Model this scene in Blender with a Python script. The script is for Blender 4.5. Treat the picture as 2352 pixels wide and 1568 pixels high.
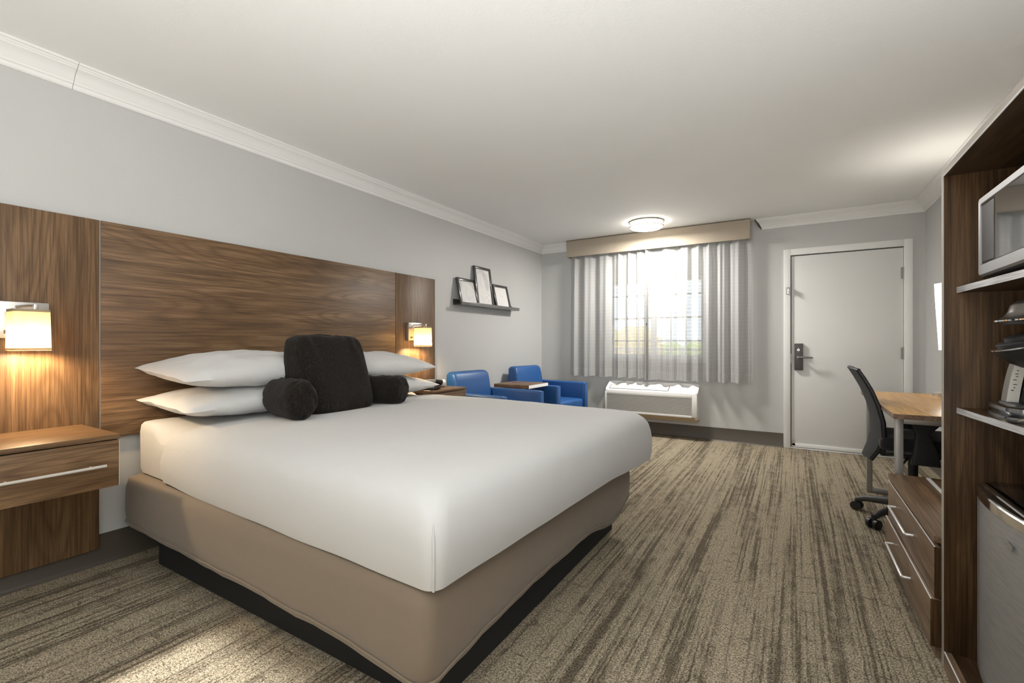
import bpy, bmesh, math, random
from mathutils import Vector, Matrix, noise
random.seed(7)
S = bpy.context.scene
for o in list(bpy.data.objects): bpy.data.objects.remove(o)
COL = S.collection
PI = math.pi

# ------------------------------------------------------------------ camera
D = 5.745; XL = -3.0; XR = 1.064; ZC = 2.45; YR = -1.6     # back wall, left wall, right wall, ceiling, rear wall
cam = bpy.data.cameras.new('camera'); camo = bpy.data.objects.new('camera', cam); COL.objects.link(camo)
cam.sensor_width = 36.0; cam.lens = 1066.0/2352*36; cam.shift_y = 3/2352; cam.clip_start = .02
camo.location = (0, 0, 1.115); camo.rotation_euler = (PI/2, 0, math.atan(646/1066.))
S.camera = camo
# ------------------------------------------------------------------ light
S.view_settings.view_transform = 'Standard'; S.view_settings.look = 'None'
S.view_settings.exposure = 0.7; S.view_settings.gamma = 1.0
S.view_settings.use_curve_mapping = False
S.cycles.use_denoising = True
S.cycles.max_bounces = 10; S.cycles.diffuse_bounces = 6; S.cycles.glossy_bounces = 4
S.cycles.transmission_bounces = 8; S.cycles.transparent_max_bounces = 16
S.cycles.sample_clamp_indirect = 6.0; S.cycles.caustics_reflective = False; S.cycles.caustics_refractive = False
W = bpy.data.worlds.new('world'); S.world = W; W.use_nodes = True
bg = W.node_tree.nodes['Background']; bg.inputs[0].default_value = (.95, .97, 1.0, 1); bg.inputs[1].default_value = 3.4

def light(name, kind, loc, power, color=(1, 1, 1), size=.1, rot=(0, 0, 0), sy=None, spread=None):
    l = bpy.data.lights.new(name, kind); l.energy = power; l.color = color
    if kind == 'AREA':
        l.shape = 'RECTANGLE' if sy else 'SQUARE'; l.size = size
        if sy: l.size_y = sy
        if spread: l.spread = spread
    elif kind != 'SUN': l.shadow_soft_size = size
    o = bpy.data.objects.new(name, l); COL.objects.link(o); o.location = loc; o.rotation_euler = rot
    return o
WARM = (1, .73, .43); WHITE = (1, .998, .985)
light('sun', 'SUN', (0, 12, 10), 1.5, (1, .95, .86), .02, (math.radians(-38), math.radians(20), 0)).data.angle = .01
o = light('entry_light', 'SPOT', (-1.925, -2.0, 2.36), 950, (1, .98, .94), .006, (math.radians(48), 0, math.radians(-6))); o.data.spot_size = math.radians(70); o.data.spot_blend = .4
light('rear_fill_light', 'AREA', (.1, -1.52, 1.5), 3, WHITE, 1.6, (math.radians(105), 0, 0), 1.4)  # added fill behind the camera, no fixture there
light('bounce_fill_light', 'AREA', (.2, -.7, 1.0), 84, WHITE, 1.6, (math.radians(165), 0, 0))  # added upward fill that brightens the ceiling, stands for no lamp

# ------------------------------------------------------------------ node helpers
MATS = {}
def mat(name, color=(.8, .8, .8), rough=.5, metal=0, **k):
    m = bpy.data.materials.new(name); m.use_nodes = True
    b = m.node_tree.nodes['Principled BSDF']
    b.inputs['Base Color'].default_value = (*color, 1); b.inputs['Roughness'].default_value = rough; b.inputs['Metallic'].default_value = metal
    if 'spec' in k: b.inputs['Specular IOR Level'].default_value = k['spec']
    if 'coat' in k: b.inputs['Coat Weight'].default_value = k['coat']; b.inputs['Coat Roughness'].default_value = .1
    if 'sheen' in k: b.inputs['Sheen Weight'].default_value = k['sheen']; b.inputs['Sheen Roughness'].default_value = .5
    if 'emit' in k:
        b.inputs['Emission Color'].default_value = (*k.get('ecol', color), 1); b.inputs['Emission Strength'].default_value = k['emit']
    if 'trans' in k: b.inputs['Transmission Weight'].default_value = k['trans']
    if 'aniso' in k: b.inputs['Anisotropic'].default_value = k['aniso']
    MATS[name] = m
    return m
class NT:
    def __init__(s, m): s.t = m.node_tree; s.n = s.t.nodes; s.b = s.n['Principled BSDF']
    def add(s, typ, **k):
        n = s.n.new(typ)
        for a, v in k.items():
            if a.startswith('i_'): n.inputs[a[2:].replace('_', ' ')].default_value = v
            else: setattr(n, a, v)
        return n
    def link(s, a, b): s.t.links.new(a, b)
    def coord(s, scale=(1, 1, 1), which='Object', rot=(0, 0, 0)):
        tc = s.add('ShaderNodeTexCoord'); mp = s.add('ShaderNodeMapping')
        mp.inputs['Scale'].default_value = scale; mp.inputs['Rotation'].default_value = rot
        s.link(tc.outputs[which], mp.inputs[0]); return mp.outputs[0]
    def noise(s, vec, scale=5, detail=4, rough=.5, dist=0):
        n = s.add('ShaderNodeTexNoise'); n.inputs['Scale'].default_value = scale; n.inputs['Detail'].default_value = detail
        n.inputs['Roughness'].default_value = rough; n.inputs['Distortion'].default_value = dist
        if vec is not None: s.link(vec, n.inputs['Vector'])
        return n.outputs['Fac']
    def ramp(s, fac, stops):
        r = s.add('ShaderNodeValToRGB'); e = r.color_ramp.elements
        while len(e) < len(stops): e.new(.5)
        for i, (p, c) in enumerate(stops): e[i].position = p; e[i].color = (*c, 1) if len(c) == 3 else c
        s.link(fac, r.inputs[0]); return r.outputs[0]
    def mix(s, fac, a, b, mode='MIX'):
        m = s.add('ShaderNodeMix'); m.data_type = 'RGBA'; m.blend_type = mode
        for i, v in ((0, fac), (6, a), (7, b)):
            if isinstance(v, (int, float)): m.inputs[i].default_value = v
            elif isinstance(v, tuple): m.inputs[i].default_value = (*v, 1)
            else: s.link(v, m.inputs[i])
        return m.outputs[2]
    def math(s, op, a, b=0, c=0):
        m = s.add('ShaderNodeMath', operation=op)
        for i, v in enumerate((a, b, c)):
            if isinstance(v, (int, float)): m.inputs[i].default_value = v
            else: s.link(v, m.inputs[i])
        return m.outputs[0]
    def bump(s, h, strength=.2, dist=.01, normal=None):
        b = s.add('ShaderNodeBump'); b.inputs['Strength'].default_value = strength; b.inputs['Distance'].default_value = dist
        s.link(h, b.inputs['Height'])
        if normal is not None: s.link(normal, b.inputs['Normal'])
        s.link(b.outputs[0], s.b.inputs['Normal']); return b.outputs[0]
    def color(s, c): s.link(c, s.b.inputs['Base Color'])

def wood(name, axis, dark, midc, lightc, rough=.42, fig=1.0, spec=.4, ring=.5):
    """laminate with the grain running along one axis (0 x, 1 y, 2 z)"""
    m = mat(name, midc, rough, spec=spec); t = NT(m)
    sc = [9., 9., 9.]; sc[axis] = .55
    v = t.coord(tuple(sc)); n1 = t.noise(v, 1.0*fig, 5, .6, 1.2)
    sc2 = [110., 110., 110.]; sc2[axis] = 2.2
    n2 = t.noise(t.coord(tuple(sc2)), 1.6, 4, .65, .3)
    sc3 = [3.2, 3.2, 3.2]; sc3[axis] = .5
    w = t.add('ShaderNodeTexNoise'); w.inputs['Scale'].default_value = 1.3; w.inputs['Detail'].default_value = 1.2
    t.link(t.coord(tuple(sc3)), w.inputs['Vector'])
    rings = t.math('SINE', t.math('MULTIPLY', t.math('MULTIPLY_ADD', n1, .035, w.outputs['Fac']), 95.0))
    rings = t.math('MULTIPLY_ADD', rings, .5, .5)
    base = t.ramp(n1, [(.28, dark), (.5, midc), (.72, lightc)])
    c = t.mix(t.math('MULTIPLY', t.math('POWER', rings, 3.0), ring), base, dark)
    pores = t.ramp(n2, [(.38, (.42, .39, .36)), (.56, (1.05, 1.05, 1.05))])
    c = t.mix(.75, c, pores, 'MULTIPLY')
    t.color(c); t.bump(n2, .06, .002)
    return m
WD = ((.090, .050, .023), (.168, .098, .048), (.255, .154, .080))
wood_y = wood('walnut_along_y', 1, *WD); wood_z = wood('walnut_along_z', 2, *WD)
wood_x = wood('walnut_along_x', 0, *WD)
WDK = ((.032, .017, .007), (.068, .037, .016), (.108, .062, .028))
dark_z = wood('dark_walnut_upright', 2, *WDK, rough=.5, fig=2.6, spec=.14); dark_y = wood('dark_walnut_level', 1, *WDK, rough=.42, fig=2.6, spec=.35)
WM = ((.15, .095, .06), (.22, .145, .095), (.29, .20, .135))
mid_y = wood('greyed_walnut_level', 1, *WM, rough=.33, fig=2.0)
oak_y = wood('honey_desk_top', 1, (.56, .30, .085), (.63, .355, .11), (.69, .41, .14), rough=.3, fig=1.5, ring=.12)

def paint(name, col, rough=.6, bump=.25, scale=220):
    m = mat(name, col, rough, spec=.35); t = NT(m)
    n = t.noise(t.coord(), scale, 3, .55); t.bump(n, bump, .002)
    big = t.noise(t.coord(), 1.7, 3, .5)
    c2 = tuple(x*.95 for x in col)
    t.color(t.mix(big, c2, col)); return m
M_wall = paint('grey_wall_paint', (.515, .518, .51), .46)
M_ceil = paint('white_ceiling_paint', (.86, .868, .862), .7, .3, 130)
M_trim = paint('white_trim_paint', (.80, .80, .79), .4, .05)
M_door = paint('white_door_paint', (.72, .72, .71), .38, .08, 160)
M_base = mat('brown_rubber', (.068, .056, .042), .45)

def carpet():
    m = mat('striped_carpet', (.3, .25, .18), .95, spec=.1); t = NT(m)
    warp = t.noise(t.coord((3, 9, 1)), 4, 2)
    tc = t.add('ShaderNodeTexCoord'); sx = t.add('ShaderNodeSeparateXYZ'); t.link(tc.outputs['Object'], sx.inputs[0])
    x = t.math('MULTIPLY_ADD', warp, .012, sx.outputs[0])
    def band(fx, fy, seed, detail=2):
        cm = t.add('ShaderNodeCombineXYZ'); t.link(t.math('MULTIPLY', x, fx), cm.inputs[0]); t.link(t.math('MULTIPLY', sx.outputs[1], fy), cm.inputs[1])
        cm.inputs[2].default_value = seed
        return t.noise(cm.outputs[0], 1.0, detail, .6)
    wide = band(10, .45, 1.3, 1); line = band(74, .9, 5.1, 2); patch = band(24, 12, 9.7, 3)
    s1 = t.math('ADD', t.math('MULTIPLY', wide, .29), t.math('MULTIPLY', line, .50))
    s1 = t.math('ADD', s1, t.math('MULTIPLY', patch, .21))
    mask = t.ramp(s1, [(.415, (0, 0, 0)), (.468, (.5, .5, .5)), (.53, (1, 1, 1))])
    br = t.ramp(band(17, 34, 3.3, 2), [(.31, (1, 1, 1)), (.37, (0, 0, 0))])       # short cross breaks in the tufting
    mask = t.mix(t.math('MULTIPLY', br, .6), mask, (0, 0, 0))
    col = t.mix(mask, (.118, .098, .071), (.305, .260, .192))
    sp = t.noise(t.coord((1, 1, 1)), 190, 2, .7); sp2 = t.noise(t.coord((1, 1, 1)), 100, 3, .7)
    spk = t.ramp(t.math('MULTIPLY_ADD', sp, .65, t.math('MULTIPLY', sp2, .35)), [(.38, (.14, .13, .12)), (.5, (1.0, 1.0, .98)), (.62, (2.1, 2.08, 2.0))])
    t.color(t.mix(.9, col, spk, 'MULTIPLY'))
    t.bump(t.math('ADD', t.math('MULTIPLY', mask, .6), sp2), .8, .006)
    return m
M_carpet = carpet()

def cloth(name, col, rough=.85, weave=900, wr=.25, sheen=.2, wscale=6.0):
    m = mat(name, col, rough, spec=.2, sheen=sheen); t = NT(m)
    a = t.noise(t.coord((1, 1, 1)), wscale, 5, .55, .6); b = t.noise(t.coord(), weave, 2, .5)
    t.bump(t.math('ADD', t.math('MULTIPLY', a, 1.0), t.math('MULTIPLY', b, .05)), wr, .03); return m
M_sheet = cloth('white_bed_linen', (.51, .508, .503), wr=.16, wscale=4.0); M_pillow = cloth('white_pillow_linen', (.60, .598, .594), wr=.16, wscale=7)
M_skirt = cloth('taupe_bed_wrap', (.185, .143, .104), .8, wr=.10, wscale=5)
M_seam = mat('pale_stitching', (.60, .59, .57), .9)
M_black = mat('black_plastic', (.012, .012, .013), .42); M_blackg = mat('black_gloss', (.008, .008, .009), .08, coat=1)
def corduroy():
    m = mat('black_brown_corduroy', (.02, .016, .013), .95, spec=.1, sheen=.06); t = NT(m)
    n = t.noise(t.coord((120, 120, 6)), 2.2, 3, .6); f = t.noise(t.coord(), 300, 2)
    w = t.noise(t.coord((1, 1, 1)), 14, 4, .6)
    t.color(t.ramp(t.math('MULTIPLY_ADD', n, .7, t.math('MULTIPLY', f, .3)), [(.35, (.005, .004, .003)), (.56, (.017, .0135, .011)), (.72, (.046, .037, .029))]))
    t.bump(t.math('ADD', t.math('MULTIPLY', n, .4), w), .5, .012); return m
M_cord = corduroy()
def leather():
    m = mat('blue_vinyl', (.012, .085, .30), .42, spec=.5); t = NT(m)
    n = t.noise(t.coord(), 260, 3); b = t.noise(t.coord(), 5, 2)
    t.color(t.mix(b, (.014, .072, .23), (.020, .104, .31))); t.bump(n, .15, .002); return m
M_blue = leather()
M_steel = mat('brushed_nickel', (.62, .60, .57), .32, 1); M_nick = mat('dark_nickel_band', (.26, .23, .19), .35, .8); M_chrome = mat('chrome', (.75, .75, .76), .08, 1)
M_alu = mat('satin_aluminium', (.72, .71, .70), .38, .6); M_legm = mat('grey_metal_leg', (.29, .275, .25), .42, .4)
M_lockm = mat('dark_lock_plate', (.085, .078, .073), .5, .4)
M_white_pl = mat('white_plastic', (.74, .73, .71), .38); M_offpl = mat('grille_plastic', (.74, .73, .71), .5)
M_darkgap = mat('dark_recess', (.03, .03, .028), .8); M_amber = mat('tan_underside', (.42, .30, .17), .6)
M_frame = mat('dark_frame', (.045, .043, .041), .28, coat=.4); M_paper = mat('picture_paper', (.72, .71, .70), .8)
M_sk1 = mat('pencil_light', (.58, .57, .565), .9); M_sk2 = mat('pencil_line', (.40, .39, .385), .9); M_sk3 = mat('pencil_dark', (.10, .10, .10), .9)
M_edge = mat('pale_edge_band', (.55, .52, .48), .4)
M_white_edge = mat('white_edge_band', (.86, .86, .86), .25)
M_val = cloth('beige_valance_cloth', (.40, .345, .275), .85, 260, .12, .15, 40)
M_glassdark = mat('oven_glass', (.012, .014, .018), .03, coat=1)
M_brush = mat('brushed_steel_door', (.33, .33, .335), .42, .8, aniso=.4)
M_fridge = mat('fridge_panel', (.42, .42, .43), .42, .55)
t = NT(M_fridge); n_ = t.noise(t.coord((2, 6, 90)), 3, 3); t.color(t.ramp(n_, [(.3, (.36, .36, .37)), (.7, (.48, .48, .485))])); t.bump(n_, .04, .002)
M_mesh = cloth('black_mesh', (.016, .016, .017), .8, 500, .2, .08, 200); M_seatf = cloth('black_seat_fabric', (.014, .014, .015), .85, 500, .15)
M_coffee_lid = mat('bronze_metal_lid', (.20, .185, .17), .3, .8)
M_copper = mat('black_nickel', (.30, .30, .31), .2, 1)

def translucent(name, col, tint, fac=.5, emit=0, ecol=None):
    m = bpy.data.materials.new(name); m.use_nodes = True; n = m.node_tree.nodes; L = m.node_tree.links
    n.remove(n['Principled BSDF']); out = n['Material Output']
    d = n.new('ShaderNodeBsdfDiffuse'); d.inputs[0].default_value = (*col, 1)
    tr = n.new('ShaderNodeBsdfTranslucent'); tr.inputs[0].default_value = (*tint, 1)
    mx = n.new('ShaderNodeMixShader'); mx.inputs[0].default_value = fac
    L.new(d.outputs[0], mx.inputs[1]); L.new(tr.outputs[0], mx.inputs[2])
    if emit:
        e = n.new('ShaderNodeEmission'); e.inputs[0].default_value = (*ecol, 1); e.inputs[1].default_value = emit
        a = n.new('ShaderNodeAddShader'); L.new(mx.outputs[0], a.inputs[0]); L.new(e.outputs[0], a.inputs[1]); L.new(a.outputs[0], out.inputs[0])
    else: L.new(mx.outputs[0], out.inputs[0])
    return m
M_shade = translucent('cream_lamp_shade', (.55, .46, .33), (.20, .155, .095), .5)
M_shade_hem = translucent('cream_shade_hem', (.60, .50, .34), (.26, .20, .12), .5)
M_shade_block = translucent('shade_light_block', (.6, .5, .35), (.5, .4, .25), .6)
M_dshade = translucent('white_lamp_shade', (.85, .84, .82), (.9, .88, .85), .6, 1.3, (1, .98, .95))
def emitter(name, col, s):
    m = bpy.data.materials.new(name); m.use_nodes = True; n = m.node_tree.nodes; n.remove(n['Principled BSDF'])
    e = n.new('ShaderNodeEmission'); e.inputs[0].default_value = (*col, 1); e.inputs[1].default_value = s
    m.node_tree.links.new(e.outputs[0], n['Material Output'].inputs[0]); return m
M_diff = emitter('lit_diffuser', (1, .92, .80), 9.0)

def curtain_mat():
    m = bpy.data.materials.new('sheer_patterned_curtain'); m.use_nodes = True
    t = NT(m); n = t.n; out = n['Material Output']; n.remove(t.b)
    tc = t.add('ShaderNodeTexCoord'); sp = t.add('ShaderNodeSeparateXYZ'); t.link(tc.outputs['UV'], sp.inputs[0])
    u, v = sp.outputs[0], sp.outputs[1]
    hem = t.math('LESS_THAN', v, .105)
    pu = .0235
    def cell(a, p): return t.math('ABSOLUTE', t.math('SUBTRACT', t.math('FRACT', t.math('DIVIDE', a, p)), .5))
    cu = cell(u, pu)
    pv = t.math('SUBTRACT', .043, t.math('MULTIPLY', hem, .024))
    cv = t.math('MULTIPLY', t.math('ABSOLUTE', t.math('SUBTRACT', t.math('FRACT', t.math('DIVIDE', v, pv)), .5)), t.math('DIVIDE', pv, pu))
    r = t.math('SQRT', t.math('ADD', t.math('POWER', cu, 2), t.math('POWER', cv, 2)))
    dot = t.math('LESS_THAN', r, .27)
    ring = t.math('MULTIPLY', t.math('LESS_THAN', r, .40), t.math('GREATER_THAN', r, .27))
    row = t.math('LESS_THAN', cv, .42)
    thread = t.math('LESS_THAN', t.math('ABSOLUTE', t.math('SUBTRACT', cv, .40)), .05)
    vt = t.math('LESS_THAN', t.math('ABSOLUTE', t.math('SUBTRACT', cu, .5)), .10)
    grey = t.math('MINIMUM', 1, t.math('ADD', t.math('ADD', ring, thread), t.math('MULTIPLY', vt, .45)))
    col = t.mix(grey, (.62, .62, .615), (.43, .43, .425)); col = t.mix(dot, col, (.72, .72, .71))
    d = t.add('ShaderNodeBsdfDiffuse'); tr = t.add('ShaderNodeBsdfTranslucent'); tp = t.add('ShaderNodeBsdfTransparent')
    t.link(col, d.inputs[0]); t.link(col, tr.inputs[0])
    a = t.add('ShaderNodeMixShader'); a.inputs[0].default_value = .45; t.link(d.outputs[0], a.inputs[1]); t.link(tr.outputs[0], a.inputs[2])
    b = t.add('ShaderNodeMixShader'); t.link(a.outputs[0], b.inputs[1]); t.link(tp.outputs[0], b.inputs[2])
    op = t.math('SUBTRACT', .20, t.math('MULTIPLY', grey, .09)); op = t.math('MULTIPLY', op, t.math('SUBTRACT', 1, t.math('MULTIPLY', hem, .75)))
    t.link(op, b.inputs[0]); t.link(b.outputs[0], out.inputs[0]); return m
M_curt = curtain_mat()
def glass():
    m = bpy.data.materials.new('window_glass'); m.use_nodes = True; t = NT(m); n = t.n; out = n['Material Output']; n.remove(t.b)
    tp = t.add('ShaderNodeBsdfTransparent'); g = t.add('ShaderNodeBsdfGlossy'); g.inputs['Roughness'].default_value = .02
    fr = t.add('ShaderNodeFresnel'); fr.inputs[0].default_value = 1.45
    mx = t.add('ShaderNodeMixShader'); t.link(fr.outputs[0], mx.inputs[0]); t.link(tp.outputs[0], mx.inputs[1]); t.link(g.outputs[0], mx.inputs[2])
    t.link(mx.outputs[0], out.inputs[0]); return m
M_glass = glass()
M_munt = mat('taupe_muntin_paint', (.34, .32, .29), .5)

# ------------------------------------------------------------------ mesh helpers
class B:
    def __init__(s): s.bm = bmesh.new()
    def _merge(s, t):
        me = bpy.data.meshes.new('tmp'); t.to_mesh(me); t.free(); s.bm.from_mesh(me); bpy.data.meshes.remove(me); return s
    def box(s, x0, x1, y0, y1, z0, z1, bev=0, seg=2, rot=None):
        t = bmesh.new(); bmesh.ops.create_cube(t, size=1)
        c = Vector(((x0+x1)/2, (y0+y1)/2, (z0+z1)/2)); d = (abs(x1-x0), abs(y1-y0), abs(z1-z0))
        for v in t.verts: v.co = Vector((v.co.x*d[0], v.co.y*d[1], v.co.z*d[2]))
        if bev: bmesh.ops.bevel(t, geom=list(t.edges), offset=min(bev, min(d)*.45), segments=seg, affect='EDGES', profile=.5)
        for v in t.verts: v.co = (rot @ v.co if rot else v.co) + c
        return s._merge(t)
    def hexa(s, p):
        """eight corners: bottom ring then top ring"""
        vs = [s.bm.verts.new(q) for q in p]
        for f in ((3, 2, 1, 0), (4, 5, 6, 7), (0, 1, 5, 4), (1, 2, 6, 5), (2, 3, 7, 6), (3, 0, 4, 7)): s.bm.faces.new([vs[i] for i in f])
        return s
    def prism(s, poly, axis, a0, a1):
        """2D polygon extruded along axis; polygon in the other two axes in order"""
        oth = [i for i in range(3) if i != axis]
        rings = []
        for a in (a0, a1):
            r = []
            for p in poly:
                c = [0, 0, 0]; c[axis] = a; c[oth[0]] = p[0]; c[oth[1]] = p[1]; r.append(s.bm.verts.new(c))
            rings.append(r)
        n = len(poly)
        for i in range(n): s.bm.faces.new((rings[0][i], rings[0][(i+1) % n], rings[1][(i+1) % n], rings[1][i]))
        s.bm.faces.new(rings[0][::-1]); s.bm.faces.new(rings[1]); return s
    def loft(s, rings, cap=True, closed=True):
        R = [[s.bm.verts.new(p) for p in r] for r in rings]; n = len(R[0])
        for a, b in zip(R, R[1:]):
            for i in range(n if closed else n-1): s.bm.faces.new((a[i], a[(i+1) % n], b[(i+1) % n], b[i]))
        if cap: s.bm.faces.new(R[0][::-1]); s.bm.faces.new(R[-1])
        return s
    def lathe(s, prof, c, n=32, axis=2):
        rings = []
        for r, h in prof:
            ring = []
            for i in range(n):
                a = 2*PI*i/n; p = [r*math.cos(a), r*math.sin(a)]; q = [0, 0, 0]; o = [k for k in range(3) if k != axis]
                q[o[0]] = c[o[0]]+p[0]; q[o[1]] = c[o[1]]+p[1]; q[axis] = c[axis]+h; ring.append(q)
            rings.append(ring)
        return s.loft(rings)
    def cyl(s, p0, p1, r, n=16, r1=None): return s.tube([p0, p1], [r, r if r1 is None else r1], n)
    def tube(s, pts, r, n=10):
        pts = [Vector(p) for p in pts]; rings = []
        up = None
        for i, p in enumerate(pts):
            d = ((pts[min(i+1, len(pts)-1)]-p) + (p-pts[max(i-1, 0)])).normalized()
            if up is None:
                up = Vector((0, 0, 1)) if abs(d.z) < .9 else Vector((1, 0, 0))
            x = d.cross(up).normalized(); y = x.cross(d).normalized(); up = y
            rr = r[i] if isinstance(r, (list, tuple)) else r
            rings.append([p + x*rr*math.cos(2*PI*k/n) + y*rr*math.sin(2*PI*k/n) for k in range(n)])
        return s.loft(rings)
    def blob(s, c, a, e=(.5, .5), n=(28, 20), warp=None, rot=None):
        """superellipsoid with half sizes a; e < 1 gives boxier shapes"""
        def pw(x, k): return math.copysign(abs(x)**k, x)
        rings = []
        for j in range(1, n[1]):
            ph = -PI/2 + PI*j/n[1]; ring = []
            for i in range(n[0]):
                th = 2*PI*i/n[0]
                q = Vector((pw(math.cos(ph), e[1])*pw(math.cos(th), e[0]), pw(math.cos(ph), e[1])*pw(math.sin(th), e[0]), pw(math.sin(ph), e[1])))
                p = Vector((q.x*a[0], q.y*a[1], q.z*a[2]))
                if warp: p = warp(p, q)
                if rot: p = rot @ p
                ring.append(p + Vector(c))
            rings.append(ring)
        return s.loft(rings)

def fin(o, smooth, angle=40):
    me = o.data
    if smooth:
        me.polygons.foreach_set('use_smooth', [True]*len(me.polygons))
        try: me.set_sharp_from_angle(angle=math.radians(angle))
        except Exception: pass
def part(name, b, m, parent=None, smooth=True, label=None, angle=40, kind=None):
    """one mesh object; world coordinates, re-based on the parent's origin"""
    bm = b.bm
    bmesh.ops.recalc_face_normals(bm, faces=bm.faces)
    org = Vector((0, 0, 0)); p = parent
    while p is not None: org += p.location; p = p.parent
    for v in bm.verts: v.co -= org
    me = bpy.data.meshes.new(name); bm.to_mesh(me); bm.free(); me.materials.append(m)
    o = bpy.data.objects.new(name, me); COL.objects.link(o)
    if parent: o.parent = parent
    fin(o, smooth, angle)
    if label: o['label'] = label
    if kind: o['kind'] = kind
    return o
def thing(name, label, cat, loc, group=None):
    o = bpy.data.objects.new(name, None); COL.objects.link(o); o.location = loc; o.empty_display_size = .1
    o['label'] = label; o['category'] = cat
    if group: o['group'] = group
    return o
def tag(o, label, cat, group=None):
    o['label'] = label; o['category'] = cat
    if group: o['group'] = group
    return o
def struct(name, b, m, smooth=False, parent=None, label=None):
    o = part(name, b, m, parent, smooth)
    if not parent: o['kind'] = 'structure'
    if label: o['label'] = label
    return o
def sempty(name, loc):
    o = bpy.data.objects.new(name, None); COL.objects.link(o); o.location = loc; o['kind'] = 'structure'; return o
def dup(root, loc, rot=0, label=None):
    def rec(o, par):
        c = o.copy(); COL.objects.link(c); c.parent = par
        for ch in list(o.children): rec(ch, c)
        return c
    r = rec(root, None); r.location = loc; r.rotation_euler = (0, 0, rot)
    if label: r['label'] = label
    return r
def box(*a, **k): return B().box(*a, **k)
def lerp(a, b, t): return a + (b-a)*t
def nz(x, y, z=0): return noise.noise(Vector((x, y, z)))

# ------------------------------------------------------------------ room shell
WT = .12
struct('floor', box(XL-WT, XR+WT, -3.2, D+WT, -.08, 0), M_carpet)
struct('ceiling', box(XL-WT, XR+WT, -3.2, D+WT, ZC, ZC+.1), M_ceil)
struct('wall_left', box(XL-WT, XL, -3.2, D+WT, 0, ZC), M_wall)
struct('wall_right', box(XR, XR+WT, -3.2, D+WT, 0, ZC), M_wall)
# back wall around the window and the door
wx0, wx1, wz0, wz1 = -2.045, -.85, .90, 2.2
dx0, dx1, dz1 = -.03, .912, 2.045
b = B()
b.box(XL, wx0, D, D+WT, 0, ZC).box(wx0, wx1, D, D+WT, 0, wz0).box(wx0, wx1, D, D+WT, wz1, ZC)
b.box(wx1, dx0, D, D+WT, 0, ZC).box(dx0, dx1, D, D+WT, dz1, ZC).box(dx1, XR, D, D+WT, 0, ZC)
struct('wall_back', b, M_wall)
# rear wall behind the camera, with the opening to the entry passage, shaped to crop the spot's patch on the floor
b = B(); b.box(XL, -1.925, YR-.1, YR, 0, ZC).box(-1.1, XR, YR-.1, YR, 0, ZC).box(-1.925, -1.1, YR-.1, YR, 2.117, ZC)
struct('wall_rear', b, M_wall)
struct('wall_entry', box(XL, XR, -3.2, -3.1, 0, ZC), M_wall)

# crown moulding: profile (distance from wall, height below ceiling)
CP = [(0, -.104), (.006, -.104), (.012, -.098), (.014, -.084), (.022, -.080), (.024, -.072), (.030, -.066), (.040, -.050), (.056, -.034), (.072, -.026),
      (.076, -.020), (.080, -.018), (.084, -.012), (.092, -.010), (.092, 0), (0, 0)]
def crown(name, side, a0, a1, m0, m1):
    """side: 'L','R','B'; a0..a1 along the wall, m0/m1 mitre (+1 inside corner) or 0"""
    r0, r1 = [], []
    for d, h in CP:
        z = ZC+h
        if side == 'L': r0.append((XL+d, a0+m0*d, z)); r1.append((XL+d, a1-m1*d, z))
        if side == 'R': r0.append((XR-d, a0+m0*d, z)); r1.append((XR-d, a1-m1*d, z))
        if side == 'B': r0.append((a0+m0*d, D-d, z)); r1.append((a1-m1*d, D-d, z))
    return part(name, B().loft([r0, r1]), M_trim, None, True, angle=25)
for i, a in enumerate([('L', YR, .8205, 0, 0), ('L', .8225, D, 0, 1), ('B', XL, -2.56, 1, 0), ('B', -.285, XR, 0, 1), ('R', YR, D, 0, 1)]):
    o = crown('trim_%d' % (i+1), *a); o['kind'] = 'structure'
# broken plaster edge at the cut end of the crown beside the valance
r0 = [(-.285-.75*d*.9, D-d, ZC+h) for d, h in CP]; r1 = [(-.2851, D-d, ZC+h) for d, h in CP]
o = part('trim_6', B().loft([r0, r1]), M_trim, None, True, angle=25); o['kind'] = 'structure'
r2 = [(-.289-.75*d*.9-.020*math.sin(PI*min(1, -h/.104))**.7, D-d*.985-.001, ZC+h*.99-.0005) for d, h in CP]
o = part('trim_7', B().loft([r2, r0]), mat('dark_cut_end', (.10, .10, .085), .9), None, True); o['kind'] = 'structure'
# baseboards
BH = .148
def baseb(name, p):
    o = part(name, p, M_base, None, True, angle=30); o['kind'] = 'structure'
bp = [(0, 0), (.022, 0), (.014, .008), (.008, .02), (.006, BH), (0, BH)]
baseb('baseboard_left', B().prism([(XL+d, z) for d, z in bp], 1, YR, D))
baseb('baseboard_back', B().prism([(D-d, z) for d, z in bp], 0, XL, dx0-.062))
baseb('baseboard_right', B().prism([(XR-d, z) for d, z in bp], 1, YR, D))
baseb('baseboard_rear', B().prism([(D-d, z) for d, z in bp], 0, dx1+.062, XR))

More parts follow.
